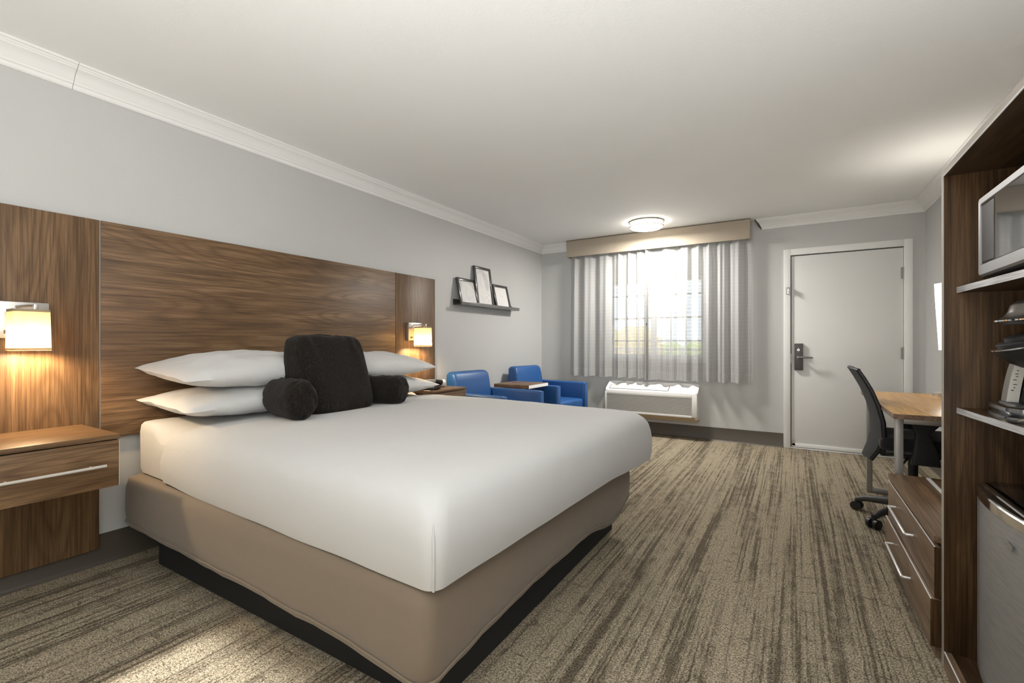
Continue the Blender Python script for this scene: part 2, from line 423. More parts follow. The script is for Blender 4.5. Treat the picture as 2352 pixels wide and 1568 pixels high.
# ------------------------------------------------------------------ window
win = sempty('window_1', ((wx0+wx1)/2, D+.06, wz0))
b = B(); fy0, fy1 = D+.035, D+.095
b.box(wx0, wx0+.028, fy0, fy1, wz0, wz1).box(wx1-.028, wx1, fy0, fy1, wz0, wz1).box(wx0+.028, wx1-.028, fy0, fy1, wz0, wz0+.03).box(wx0+.028, wx1-.028, fy0, fy1, wz1-.03, wz1)
part('frame', b, M_trim, win, False)
part('window_sill', box(wx0, wx1, D-.01, D+.034, wz0-.02, wz0, .003), M_trim, win)
mx = -1.455
for k, (s0, s1) in enumerate(((wx0+.028, mx), (mx-.03, wx1-.028))):
    y0 = D+.066 if k else D+.04; y1 = y0+.022
    sr = part('sash', B().box(s0, s0+.045, y0, y1, wz0+.03, wz1-.03).box(s1-.045, s1, y0, y1, wz0+.03, wz1-.03).box(s0+.045, s1-.045, y0, y1, wz0+.03, wz0+.075).box(s0+.045, s1-.045, y0, y1, wz1-.075, wz1-.03), M_trim, win, False)
    part('pane', box(s0+.04, s1-.04, y0+.009, y0+.013, wz0+.07, wz1-.07), M_glass, sr, False)
    for q in range(1, 3):
        x = lerp(s0+.045, s1-.045, q/3); part('muntin', box(x-.009, x+.009, y0+.003, y0+.008, wz0+.075, wz1-.075), M_munt, sr, False)
    for q in range(1, 5):
        z = [0, 1.14, 1.42, 1.70, 1.96][q]; part('muntin', box(s0+.045, s1-.045, y0+.0025, y0+.0075, z-.009, z+.009), M_munt, sr, False)

# outside: walkway, soffit, railing, trees, hills
M_conc = paint('walkway_concrete', (.55, .53, .50), .9); M_soff = paint('soffit_paint', (.42, .40, .36), .8)
o = struct('exterior_walkway', box(-8, 6, D+WT, 7.75, -.15, -.02), M_conc)
o = struct('exterior_soffit', B().box(-8, 6, D+WT, 7.9, 2.5, 2.6).box(-8, 6, 7.75, 7.9, 2.12, 2.5), M_soff)
rl = thing('balcony_railing', 'pale metal balcony railing seen outside through the curtained window', 'railing', (-1.7, 7.6, -.02))
M_rail = mat('pale_rail_paint', (.5, .48, .46), .6)
part('top_rail', box(-5, 2.5, 7.575, 7.625, .99, 1.03), M_rail, rl, False)
part('bottom_rail', box(-5, 2.5, 7.58, 7.62, .06, .09), M_rail, rl, False)
for i in range(-14, 8):
    x = -1.7+i*.21; part('baluster', box(x-.011, x+.011, 7.589, 7.611, -.02, .99), M_rail, rl, False)
def foliage(name, c1, c2):
    m = mat(name, c1, .9); t = NT(m); t.color(t.mix(t.noise(t.coord(), 6, 4), c1, c2)); return m
M_f1 = foliage('yellow_foliage', (.55, .42, .16), (.35, .30, .12)); M_f2 = foliage('green_foliage', (.20, .30, .08), (.36, .42, .14)); M_trk = mat('bark', (.15, .1, .07), .9)
def tree(x, y, h, r, m, label):
    t = thing('tree', label, 'tree', (x, y, -3))
    b = B()
    for k in range(7):
        a = k*2.4; rr = r*(.45+.25*random.random())
        b.blob((x+r*.55*math.cos(a)*(k > 0), y+r*.4*math.sin(a)*(k > 0), -3+h*.68+r*.3*math.sin(k*1.7)), (rr, rr, rr*.85), (1, 1), (12, 8), lambda p, q: p*(1+.18*nz(p.x*3, p.y*3, p.z*3)))
    part('crown', b, m, t); part('trunk', B().cyl((x, y, -3), (x, y, -3+h*.6), .18, 10, .1), M_trk, t)
tree(-5.5, 16.5, 5.2, 1.7, M_f1, 'yellow leaved tree outside, seen through the left window sash')
tree(-4.3, 22, 4.6, 1.5, M_f2, 'green tree outside, seen through the right window sash beside the centre')
tree(-2.3, 17, 4.0, 1.0, M_f1, 'small yellowish tree outside at the right side of the window')
b = B(); rings = []
for yy, hh in ((30, -3), (45, 4.5), (60, 10)):
    rings.append([(-60+i*4, yy, hh+2.2*nz(i*.35, yy*.1)*(hh > 0)) for i in range(26)])
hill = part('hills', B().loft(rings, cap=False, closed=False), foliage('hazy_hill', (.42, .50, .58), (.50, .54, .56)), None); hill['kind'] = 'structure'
o = part('exterior_ground', box(-60, 40, 7.9, 60, -3.2, -3), foliage('dry_ground', (.5, .45, .33), (.42, .42, .28)), None, False); o['kind'] = 'structure'

# ------------------------------------------------------------------ curtains and valance
vY = 5.57
va = thing('valance', 'beige fabric wrapped valance box above the curtained window', 'valance', (-1.47, D, 2.23))
b = B().box(-2.545, -.395, vY, vY+.02, 2.232, 2.445, .006).box(-2.545, -2.525, vY+.02, D, 2.232, 2.445, .004).box(-.415, -.395, vY+.02, D, 2.232, 2.445, .004).box(-2.525, -.415, vY+.02, D, 2.425, 2.445)
part('cornice_box', b, M_val, va)
part('edge_piping', box(-2.547, -.393, vY-.004, vY+.004, 2.439, 2.4475, .003), mat('dark_valance_edge', (.16, .13, .10), .9), va)
part('curtain_track', box(-2.50, -.43, 5.625, 5.655, 2.385, 2.41), M_alu, va, False)
def curtain(x0, x1, nf, ph, label, hem):
    root = thing('curtain', label, 'curtain', ((x0+x1)/2, 5.64, hem), 'pair of sheer dotted curtains on the window')
    bm = bmesh.new(); uv = bm.loops.layers.uv.new('UVMap')
    nx, nz_ = 240, 26; top = 2.385; rows = []; arc = 0; us = []; prev = None
    for i in range(nx+1):
        s = i/nx; x = lerp(x0, x1, s)
        dens = nf*(s + .05*math.sin(s*7+ph))
        def fold(zf):
            a = 2*PI*dens
            y = .028*math.sin(a+ph) + .012*math.sin(a*2.3+ph*2+zf*.6) + .010*nz(s*9, zf*1.5, ph*3)*zf
            return y
        p = Vector((x, fold(.5)))
        if prev is not None: arc += (p-prev).length
        prev = p; us.append(arc); col = []
        for j in range(nz_+1):
            zf = j/nz_; z = lerp(hem+.006*math.sin(dens*PI*2+1), top, zf)
            pin = 1-.55*max(0, (zf-.8)/.2)
            flare = (s-.5)*.02*(1-zf)
            col.append(bm.verts.new((x+flare, 5.645+fold(1-zf)*pin, z)))
        rows.append(col)
    for i in range(nx):
        for j in range(nz_):
            f = bm.faces.new((rows[i][j], rows[i+1][j], rows[i+1][j+1], rows[i][j+1]))
            for lp, (ii, jj) in zip(f.loops, ((i, j), (i+1, j), (i+1, j+1), (i, j+1))): lp[uv].uv = (us[ii], jj/nz_*(top-hem))
    bb = B(); bb.bm.free(); bb.bm = bm
    part('curtain_fabric', bb, M_curt, root, True, angle=180)
    return root
c1 = curtain(-2.515, -1.500, 6.2, .4, 'left hand patterned sheer curtain panel under the valance', .685)
part('leading_hem', box(-1.513, -1.489, 5.598, 5.603, .676, 2.385), mat('hem_overlap_shade', (.17, .16, .145), .9), c1, False)  # dark strip paints the shade of the doubled curtain edges
c2 = curtain(-1.535, -.380, 7.0, 2.0, 'right hand patterned sheer curtain panel, nearer the door', .672)
part('pull_wand', B().cyl((-1.512, 5.592, 2.38), (-1.505, 5.590, 1.35), .006, 8), mat('grey_wand', (.25, .25, .24), .5), c1)

# ------------------------------------------------------------------ air conditioner
AX0, AX1 = -2.005, -.925; AF = 5.54
ac = thing('air_conditioner', 'white wall mounted air conditioner with louvred grille below the window', 'air conditioner', (-1.465, D, .23))
prof = [(D, .235), (AF+.05, .235), (AF+.012, .27), (AF+.012, .50), (AF+.02, .522), (D, .615)]
part('casing', B().prism(prof, 0, AX0+.004, AX1-.004), M_white_pl, ac, True, angle=20)
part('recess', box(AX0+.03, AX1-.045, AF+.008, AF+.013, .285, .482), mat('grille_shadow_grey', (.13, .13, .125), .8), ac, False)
# slanted lid with rounded corners
def slant(x, s, h=0):   # s 0 front .. 1 wall
    return (x, lerp(AF, D-.012, s)-.4*h*0, lerp(.527, .628, s)+h)
def rrect(x0, x1, s0, s1, rx, rs, n=5):
    pts = []
    for cx, cs, a in ((x1-rx, s1-rs, 0), (x0+rx, s1-rs, PI/2), (x0+rx, s0+rs, PI), (x1-rx, s0+rs, 1.5*PI)):
        for i in range(n+1): pts.append((cx+rx*math.cos(a+PI/2*i/n), cs+rs*math.sin(a+PI/2*i/n)))
    return pts
rp = rrect(AX0-.004, AX1+.004, 0, 1, .035, .2)
part('top_lid', B().loft([[slant(x, s, -.012) for x, s in rp], [slant(x, s, .004) for x, s in rp], [slant(lerp(x, -1.465, .006), lerp(s, .5, .04), .010) for x, s in rp]]), M_white_pl, ac, True, angle=50)
rp = rrect(AX0+.045, -1.245, .13, .62, .008, .03)
part('vent_recess', B().loft([[slant(x, s, .006) for x, s in rp], [slant(x, s, .0106) for x, s in rp]]), M_darkgap, ac, False)
for k in range(7):
    s = .17+k*.068
    p = [slant(AX0+.052, s, .0105), slant(-1.252, s, .0105), slant(-1.252, s+.03, .0105), slant(AX0+.052, s+.03, .0105), slant(AX0+.052, s+.012, .015), slant(-1.252, s+.012, .015), slant(-1.252, s+.04, .014), slant(AX0+.052, s+.04, .014)]
    part('vent_slat', B().hexa(p), M_offpl, ac, False)
rp = rrect(-1.23, AX1-.03, .10, .80, .02, .08)
part('control_panel', B().loft([[slant(x, s, .006) for x, s in rp], [slant(x, s, .0125) for x, s in rp]]), M_white_pl, ac, False)
q = slant(-.985, .62, .012)
part('control_button', B().lathe([(.007, 0), (.010, .001), (.010, .003), (.006, .004)], q, 14), M_alu, ac)
for k in range(22):
    z = .287+k*.0089
    part('grille_slat', B().hexa([(AX0+.02, AF+.001, z), (AX1-.055, AF+.001, z), (AX1-.055, AF+.0085, z+.0005), (AX0+.02, AF+.0085, z+.0005), (AX0+.02, AF-.001, z+.0042), (AX1-.055, AF-.001, z+.0042), (AX1-.055, AF+.0085, z+.0052), (AX0+.02, AF+.0085, z+.0052)]), M_offpl, ac, False)
b = B().box(AX0, AX0+.022, AF-.002, AF+.05, .27, .52, .003).box(AX1-.056, AX1, AF-.002, AF+.05, .27, .52, .004).box(AX0+.022, AX1-.056, AF-.002, AF+.012, .483, .52, .003).box(AX0+.022, AX1-.056, AF-.002, AF+.012, .262, .287, .003)
part('front_bezel', b, M_white_pl, ac)
part('drip_tray', B().prism([(AF+.055, .2345), (AF+.03, .262), (AF+.012, .262), (AF+.02, .25)], 0, AX0+.01, AX1-.03), M_amber, ac)
part('wall_sleeve', box(AX0+.012, AX1-.012, AF+.10, D, .205, .234), M_amber, ac, False)

# ------------------------------------------------------------------ ceiling lamp(s)
def ceiling_lamp(c):
    r = thing('ceiling_lamp', 'lit round flush ceiling lamp with nickel bands in front of the valance', 'lamp', (c[0], c[1], ZC))
    part('diffuser', B().lathe([(.168, -.002), (.168, -.062), (.160, -.074), (.13, -.080), (.06, -.084), (.002, -.085)], (c[0], c[1], ZC), 40), M_diff, r)
    def ringb(z, rr, h=.007, w=.006): return B().loft([[(c[0]+q*math.cos(2*PI*i/40), c[1]+q*math.sin(2*PI*i/40), ZC+zz) for i in range(40)] for q, zz in ((rr, z), (rr+w, z), (rr+w, z+h), (rr, z+h), (rr, z))], cap=False)
    part('rim', ringb(-.014, .170, .014, .016), M_nick, r); part('band', ringb(-.062, .178), M_nick, r)
    for k in range(4):
        a = -.62+k*PI/2; x, y = c[0]+.181*math.cos(a), c[1]+.181*math.sin(a); part('strut', B().cyl((x, y, ZC-.064), (x, y, ZC-.004), .003, 8), M_steel, r)
    return r
cl = ceiling_lamp((-1.385, 5.143))
o = light('ceiling_lamp_light', 'AREA', (-1.385, 5.143, ZC-.088), 36, (1, .965, .91), .30); o.data.shape = 'DISK'

# ------------------------------------------------------------------ door
M_hinge = mat('hinge_grey_metal', (.27, .265, .25), .45, .3)
dr = sempty('door_1', ((dx0+dx1)/2, D+.02, 0))
part('door_leaf', box(-.017, .903, D+.003, D+.043, .014, 2.030, .002), M_door, dr)
b = B().box(dx0-.058, dx0+.006, D-.014, D+.1, 0, 2.105, .003).box(dx1-.006, dx1+.058, D-.014, D+.1, 0, 2.105, .003).box(dx0+.006, dx1-.006, D-.014, D+.1, 2.041, 2.105, .003)
part('casing', b, M_trim, dr)
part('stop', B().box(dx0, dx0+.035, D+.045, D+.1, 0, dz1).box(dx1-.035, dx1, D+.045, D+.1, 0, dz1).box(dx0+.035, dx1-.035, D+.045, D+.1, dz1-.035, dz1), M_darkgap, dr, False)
part('door_sweep', box(-.012, .90, D-.004, D+.003, .018, .055, .001), M_trim, dr)
part('threshold', box(dx0+.006, dx1-.006, D-.02, D+.1, 0, .012, .003), M_alu, dr)
for z in (1.785, 1.015, .22):
    h = part('hinge', B().cyl((.9045, D-.006, z-.058), (.9045, D-.006, z+.058), .0065, 10), M_hinge, dr)
    part('hinge_leaf', box(.885, .925, D-.002, D+.0035, z-.055, z+.055), M_hinge, h, False)
lk = part('lock_plate', box(.010, .088, D-.022, D+.003, .828, 1.108, .003), M_lockm, dr)
part('thumb_turn', B().cyl((.046, D-.022, 1.04), (.046, D-.034, 1.04), .012, 14).box(.041, .051, D-.05, D-.034, 1.015, 1.062, .003), M_steel, lk)
part('lever', B().cyl((.046, D-.022, .965), (.046, D-.062, .965), .013, 14).tube([(.042, D-.062, .966), (.09, D-.064, .965), (.15, D-.062, .962), (.172, D-.058, .960)], [.012, .011, .009, .008], 12), mat('grey_lever', (.25, .24, .235), .35, .8), lk)
part('strike_plate', box(-.026, -.018, D-.0165, D-.010, .90, 1.0), M_hinge, dr, False)
lt = part('security_latch', box(-.066, -.030, D-.024, D-.014, 1.63, 1.705, .004), M_steel, dr)
part('latch_hook', B().box(-.048, -.036, D-.05, D-.024, 1.655, 1.698, .003).cyl((-.042, D-.045, 1.645), (-.042, D-.045, 1.66), .007, 10), M_chrome, lt)
part('corner_guard', B().hexa([(-.015, D-.004, .03), (.02, D-.004, .03), (.018, D+.003, .03), (-.015, D+.003, .03), (-.012, D-.006, .085), (.004, D-.004, .095), (.004, D+.003, .09), (-.012, D+.003, .08)]), M_steel, dr, False)

# ------------------------------------------------------------------ headboard wall panels
HX = -2.974
hb = thing('headboard', 'walnut laminate wall headboard of three panels behind the bed', 'headboard', (XL, 1.93, .08))
part('side_panel', box(XL+.0065, HX, .395, .917, .083, 1.729, .0015), wood_z, hb)
part('centre_panel', box(XL+.0065, HX, .924, 2.941, .632, 1.729, .0015), wood_y, hb)
part('side_panel', box(XL+.0065, HX, 2.947, 3.465, .083, 1.729, .0015), wood_z, hb)
part('joint_strip', box(XL+.0065, HX-.003, .9175, .9235, .632, 1.728), mat('grey_joint', (.24, .22, .20), .5), hb, False)
part('joint_strip', box(XL+.0065, HX-.006, 2.9415, 2.9465, .632, 1.726), M_darkgap, hb, False)

# ------------------------------------------------------------------ nightstands
def nightstand(y0, y1, label):
    r = thing('nightstand', label, 'nightstand', (HX, (y0+y1)/2, .49), 'walnut nightstands on the side panels')
    part('top', box(HX, -2.523, y0, y1, .697, .717, .001), wood_y, r)
    part('carcass', box(HX, -2.548, y0+.012, y1-.003, .50, .6965), wood_y, r, False)
    d = part('drawer', box(-2.546, -2.525, y0, y1-.003, .493, .692, .001), wood_y, r)
    part('drawer_edge', box(-2.5455, -2.526, y1-.0028, y1-.001, .494, .691), M_edge, d, False)
    hz = .592
    part('handle', B().tube([(-2.497, y0+.055, hz), (-2.497, y1-.055, hz)], .0062, 12).cyl((-2.525, y0+.10, hz), (-2.499, y0+.10, hz), .004).cyl((-2.525, y1-.10, hz), (-2.499, y1-.10, hz), .004), M_edge, d)
    return r
ns = nightstand(.402, .849, 'walnut nightstand with long bar handle, near side of the bed below the larger lit lamp')
ns2 = dup(ns, (HX, 3.1475, .49), 0, 'walnut nightstand holding a black telephone, on the far side of the bed')

# ------------------------------------------------------------------ wall lamps
def wall_lamp(y, label, pk):
    r = thing('wall_lamp', label, 'lamp', (HX, y, 1.21), 'lit wall lamps on the headboard')
    part('backplate', box(HX, -2.937, y-.085, y+.085, 1.135, 1.297, .003), M_steel, r)
    part('arm', B().tube([(-2.937, y-.02, 1.275), (-2.875, y+.005, 1.277), (-2.83, y+.018, 1.275)], .006, 10).box(-2.838, -2.822, y+.008, y+.024, 1.24, 1.284, .002), M_steel, r)
    part('switch', box(-2.937, -2.931, y-.06, y-.038, 1.155, 1.170, .001), M_lockm, r)
    yy = y-.004; z0, z1 = 1.083, 1.258
    def ring(x0, x1, hw, z, rr=.022):
        pts = []
        for cx, cy, a in ((x1-rr, yy+hw-rr, 0), (x0+rr, yy+hw-rr, PI/2), (x0+rr, yy-hw+rr, PI), (x1-rr, yy-hw+rr, 1.5*PI)):
            for i in range(6): pts.append((cx+rr*math.cos(a+PI/2*i/5), cy+rr*math.sin(a+PI/2*i/5), z))
        return pts
    sh = part('shade', B().loft([ring(-2.905, -2.775, .0615, z0), ring(-2.902, -2.778, .0585, z1)], cap=False), M_shade, r)
    part('shade_hem', B().loft([ring(-2.9056, -2.7744, .0621, z0-.001), ring(-2.9056, -2.7744, .0621, z0+.010)], cap=False), M_shade_hem, sh)
    part('shade_hem', B().loft([ring(-2.9026, -2.7774, .0591, z1-.010), ring(-2.9026, -2.7774, .0591, z1+.001)], cap=False), M_shade_hem, sh)
    part('shade_top_block', B().loft([ring(-2.901, -2.779, .0575, z1-.012), ring(-2.901, -2.779, .0575, z1-.010)]), M_shade_block, sh, False)  # panel added to hold the lamp's light off the ceiling
    part('bulb', B().cyl((-2.84, yy, 1.215), (-2.84, yy, 1.25), .014).cyl((-2.83, y+.016, 1.246), (-2.84, yy, 1.25), .005), M_steel, sh)
    light('wall_lamp_light', 'POINT', (-2.84, yy, 1.115), pk*.85, WARM, .02)
    return r
wl = wall_lamp(.640, 'lit cream shaded wall lamp on the headboard above the near nightstand', 17.0)
wl2 = dup(wl, (HX, 3.150, 1.21), 0, 'small lit cream shaded wall lamp above the far nightstand')
light('wall_lamp_light', 'POINT', (-2.84, 3.146, 1.115), 12.0, WARM, .02)

# ------------------------------------------------------------------ bed
def ringq(q, L, Wd, inset, r, z, ns_=22, nc=6, out=None):
    """rounded rectangle mapped on the quad q (head-near, foot-near, foot-far, head-far)"""
    pts = []; a0, a1, b0, b1 = inset, L-inset, inset, Wd-inset
    cor = ((a1-r, b0+r, -PI/2), (a1-r, b1-r, 0), (a0+r, b1-r, PI/2), (a0+r, b0+r, PI))
    arcs = [[(cx+r*math.cos(a+PI/2*i/nc), cy+r*math.sin(a+PI/2*i/nc)) for i in range(nc+1)] for cx, cy, a in cor]
    for k in range(4):
        e = arcs[k][-1]; f = arcs[(k+1) % 4][0]; pts += arcs[k]
        pts += [(lerp(e[0], f[0], j/ns_), lerp(e[1], f[1], j/ns_)) for j in range(1, ns_)]
    res = []
    for a, c in pts:
        s, t_ = a/L, c/Wd
        x = lerp(lerp(q[0][0], q[1][0], s), lerp(q[3][0], q[2][0], s), t_); y = lerp(lerp(q[0][1], q[1][1], s), lerp(q[3][1], q[2][1], s), t_)
        res.append((x, y, z(s, t_) if callable(z) else z))
    return res
bed = thing('bed', 'king bed on black base with taupe wrapped box spring and white mattress', 'bed', (-1.85, 1.95, 0))
b = B().box(-2.73, -.925, 1.075, 2.68, .004, .24, .004)
part('base_frame', b, mat('black_bed_base', (.010, .010, .010), .85), bed)
QS = [(-2.945, .998), (-.845, .945), (-.835, 2.78), (-2.945, 2.87)]
def sag(s, t_):
    e = 0
    e += .010*nz(s*6.0, t_*6.0, 2.2) + .005*nz(s*22, t_*22, 7)
    edge = max(abs(s-.5), abs(t_-.5))
    d = min(abs(s-1)+abs(t_-1), 1)
    return .185 + e - .035*math.exp(-((s-1)**2+(t_-0)**2)/.02) - .06*math.exp(-((s-1)**2+(t_-.85)**2)/.02) + .03*math.exp(-((s-1)**2+(t_-1)**2)/.008)
rg = [ringq(QS, 2.1, 1.86, .05, .05, lambda s, t_: sag(s, t_)+.012, 40), ringq(QS, 2.1, 1.86, .012, .06, sag, 40), ringq(QS, 2.1, 1.86, .004, .06, lambda s, t_: sag(s, t_)+.012, 40),
      ringq(QS, 2.1, 1.86, -.002, .06, .27, 40), ringq(QS, 2.1, 1.86, .0, .06, .38, 40), ringq(QS, 2.1, 1.86, .010, .055, .425, 40), ringq(QS, 2.1, 1.86, .035, .05, .437, 40), ringq(QS, 2.1, 1.86, .12, .05, .439, 40)]
sk = part('bed_wrap', B().loft(rg), M_skirt, bed, True, angle=60)
hm = [ringq(QS, 2.1, 1.86, .0005, .062, lambda s, t_: sag(s, t_)+.024, 40), ringq(QS, 2.1, 1.86, -.0035, .062, lambda s, t_: sag(s, t_)+.026, 40), ringq(QS, 2.1, 1.86, -.0035, .062, lambda s, t_: sag(s, t_)+.029, 40), ringq(QS, 2.1, 1.86, .0005, .062, lambda s, t_: sag(s, t_)+.031, 40)]
part('hem_seam', B().loft(hm, cap=False), M_skirt, sk)
QM = [(-2.93, 1.052), (-.835, .968), (-.755, 2.865), (-2.93, 2.93)]
def bulge(s, t_): return .012*nz(s*3, t_*3, 4.4)
SP = [(-.006, .585), (.004, .628), (.022, .661), (.048, .685), (.085, .702), (.135, .713), (.20, .719), (.30, .723), (.45, .725), (.70, .726)]   # edge rounding of the sheet: inset, height
def soft(ins):
    for (a, z0), (c, z1) in zip(SP, SP[1:]):
        if a <= ins <= c: return lerp(z0, z1, (ins-a)/(c-a))
    return SP[-1][1] if ins > .7 else SP[0][1]
def mring(ins, z, r):
    def zz(s, t_):
        k = min(1, max(0, (s-.09)/.05)); return lerp(z, min(z, soft(ins)-.016), k)
    return ringq(QM, 2.1, 1.9, ins, r, zz, 40)
rg = [ringq(QM, 2.1, 1.9, .05, .04, .441, 40), ringq(QM, 2.1, 1.9, .012, .05, .446, 40), ringq(QM, 2.1, 1.9, .006, .05, .47, 40), ringq(QM, 2.1, 1.9, .006, .045, .56, 40)]
for ins, z in ((.006, .655), (.010, .690), (.020, .704), (.04, .709), (.085, .711), (.135, .712), (.20, .713), (.45, .714)): rg.append(mring(ins, z, .04))
part('mattress', B().loft(rg), M_sheet, bed, True, angle=60)
def onq(q, s, t_): return (lerp(lerp(q[0][0], q[1][0], s), lerp(q[3][0], q[2][0], s), t_), lerp(lerp(q[0][1], q[1][1], s), lerp(q[3][1], q[2][1], s), t_))
s0 = .155
QT = [onq(QM, s0, -.004), onq(QM, 1.005, -.006), onq(QM, 1.007, 1.004), onq(QM, s0, 1.004)]
def hemz(s, t_):
    return .438 + .005*nz(s*7, t_*7, 3) - .03*math.exp(-((s-1)**2+(t_-1)**2)/.05) + .012*math.exp(-((s-.0)**2)/.02)
def tz(h): return lambda s, t_: h + .007*nz(s*3.5, t_*3.5, 8) + .003*nz(s*12, t_*12, 5)
QTo = 1.9
rg = [ringq(QT, 1.78, QTo, .02, .05, lambda s, t_: hemz(s, t_)+.008, 36), ringq(QT, 1.78, QTo, .0, .045, hemz, 36), ringq(QT, 1.78, QTo, -.010, .05, lambda s, t_: lerp(hemz(s, t_), .63, .22), 36), ringq(QT, 1.78, QTo, -.012, .055, lambda s, t_: lerp(hemz(s, t_), .63, .55), 36),
      ringq(QT, 1.78, QTo, -.006, .06, tz(.585), 36)]
for ins, z in SP[1:]:
    rg.append(ringq(QT, 1.78, QTo, ins, .06+.25*ins if ins < .5 else .05, tz(z), 36))
sh = part('bed_sheet', B().loft(rg), M_sheet, None, True, angle=70)
tag(sh, 'smooth white top sheet tucked over the king mattress', 'bed sheet')
# mitred seam on the near foot corner: a thin ridge of cloth
seam = [Vector(r[3]) for r in rg[1:6]]; path = []
for a, c in zip(seam, seam[1:]):
    for k in range(4): path.append(a.lerp(c, k/4) + Vector((.0015*nz(a.z*9+k, 1), -.0005, 0)))
part('corner_fold', B().tube(path, [.0045]*(len(path)-4)+[.004, .003, .002, .001], 8), M_sheet, sh, True, angle=80)

# ------------------------------------------------------------------ pillows
def pillow(c, a, bb, h, seed, label, tilt=(0, 0, 0), low=.55, top=1.0):
    nu, nv = 30, 44; up, dn = [], []
    R = Matrix.Rotation(tilt[2], 3, 'Z') @ Matrix.Rotation(tilt[1], 3, 'Y') @ Matrix.Rotation(tilt[0], 3, 'X')
    def P(i, j, sgn):
        u, v = -1+2*i/nu, -1+2*j/nv
        u = math.copysign(1-(1-abs(u))**1.35, u) if False else u
        t_ = max(0, (1-abs(u)**2.3)*(1-abs(v)**2.0))**.48
        x = a*u*(1-.09*(1-v*v)); y = bb*v*(1-.035*(1-u*u))
        w = 1+.10*nz(u*1.6+seed, v*2.2, seed)
        z = sgn*h*t_*w*(top if sgn > 0 else low) + .006*nz(u*5+seed, v*7, 2)*t_ + .008*nz(u*3, v*3+seed, 4)
        return Vector(c) + R @ Vector((x, y, z))
    bm = bmesh.new()
    U = [[bm.verts.new(P(i, j, 1)) for j in range(nv+1)] for i in range(nu+1)]
    Dn = [[U[i][j] if i in (0, nu) or j in (0, nv) else bm.verts.new(P(i, j, -1)) for j in range(nv+1)] for i in range(nu+1)]
    for G in (U, Dn):
        for i in range(nu):
            for j in range(nv): bm.faces.new((G[i][j], G[i+1][j], G[i+1][j+1], G[i][j+1]))
    bb_ = B(); bb_.bm.free(); bb_.bm = bm
    o = part('pillow', bb_, M_pillow, None, True, angle=70); tag(o, label, 'pillow', 'white bed pillows against the headboard')
    return o
pillow((-2.69, 1.515, .800), .275, .452, .105, 1.0, 'lower white pillow of the near stack, resting on the mattress', (0, math.radians(3), 0), .72, .80)
pillow((-2.70, 1.515, .955), .275, .452, .112, 5.2, 'upper white pillow of the near stack, nearest the camera', (0, math.radians(5), math.radians(1)), .70, 1.0)
pillow((-2.69, 2.42, .795), .275, .45, .105, 9.1, 'lower white pillow of the far stack beside the telephone', (0, math.radians(3), 0), .72, .80)
pillow((-2.70, 2.41, .945), .275, .44, .108, 13.4, 'upper white pillow of the far stack, behind the dark backrest cushion', (0, math.radians(5), math.radians(-1)), .70, .95)

# reading pillow
rp_ = thing('backrest_pillow', 'black brown corduroy backrest pillow with two arms, sitting on the bed', 'pillow', (-2.36, 1.83, .722))
def wback(p, q):
    zf = q.z
    y = p.y*(.895-.015*zf-.05*max(0, zf)**2); x = p.x*(1-.22*zf)
    z = p.z - .012*math.exp(-(q.y*q.y)/.05)*max(0, zf)**4 + .008*nz(q.y*4, 0, 1.2)*max(0, zf)
    wr = .007*math.sin(q.y*19+2.5*q.z+3*nz(q.y*2, q.z*2, 1))*max(0, zf-.1)
    pu = 1+.06*nz(q.y*2.4, q.z*2.4, 2.5)
    return Vector((x*pu + wr - .05*zf, y, z))
part('back_cushion', B().blob((-2.385, 1.808, .936), (.125, .262, .226), (.42, .30), (72, 44), wback), M_cord, rp_, True, angle=180)
def warm(p, q):       # local z is the arm's axis
    k = 1+.05*nz(q.x*3, q.y*3, q.z*4+3)
    cr = .005*math.sin(q.z*22+4*nz(q.y*2, q.z*2, 3))*max(0, -q.x)
    return Vector((p.x*k*(1+.05*q.z)-cr, p.y*k*(1+.05*q.z), p.z + .010*nz(q.y*4, q.x*4, 9)))
RX = Matrix.Rotation(PI/2, 3, 'Y')
part('arm', B().blob((-2.265, 1.476, .824), (.102, .082, .175), (.95, .38), (48, 34), warm, Matrix.Rotation(math.radians(-8), 3, 'Z') @ RX), M_cord, rp_, True, angle=180)
part('arm', B().blob((-2.31, 2.160, .810), (.088, .098, .165), (.9, .40), (48, 34), warm, Matrix.Rotation(math.radians(16), 3, 'Z') @ RX), M_cord, rp_, True, angle=180)
part('carry_handle', B().tube([(-2.44, 1.70, 1.145), (-2.445, 1.73, 1.157), (-2.44, 1.79, 1.161), (-2.445, 1.87, 1.156), (-2.44, 1.90, 1.143)], .007, 8), M_cord, rp_)

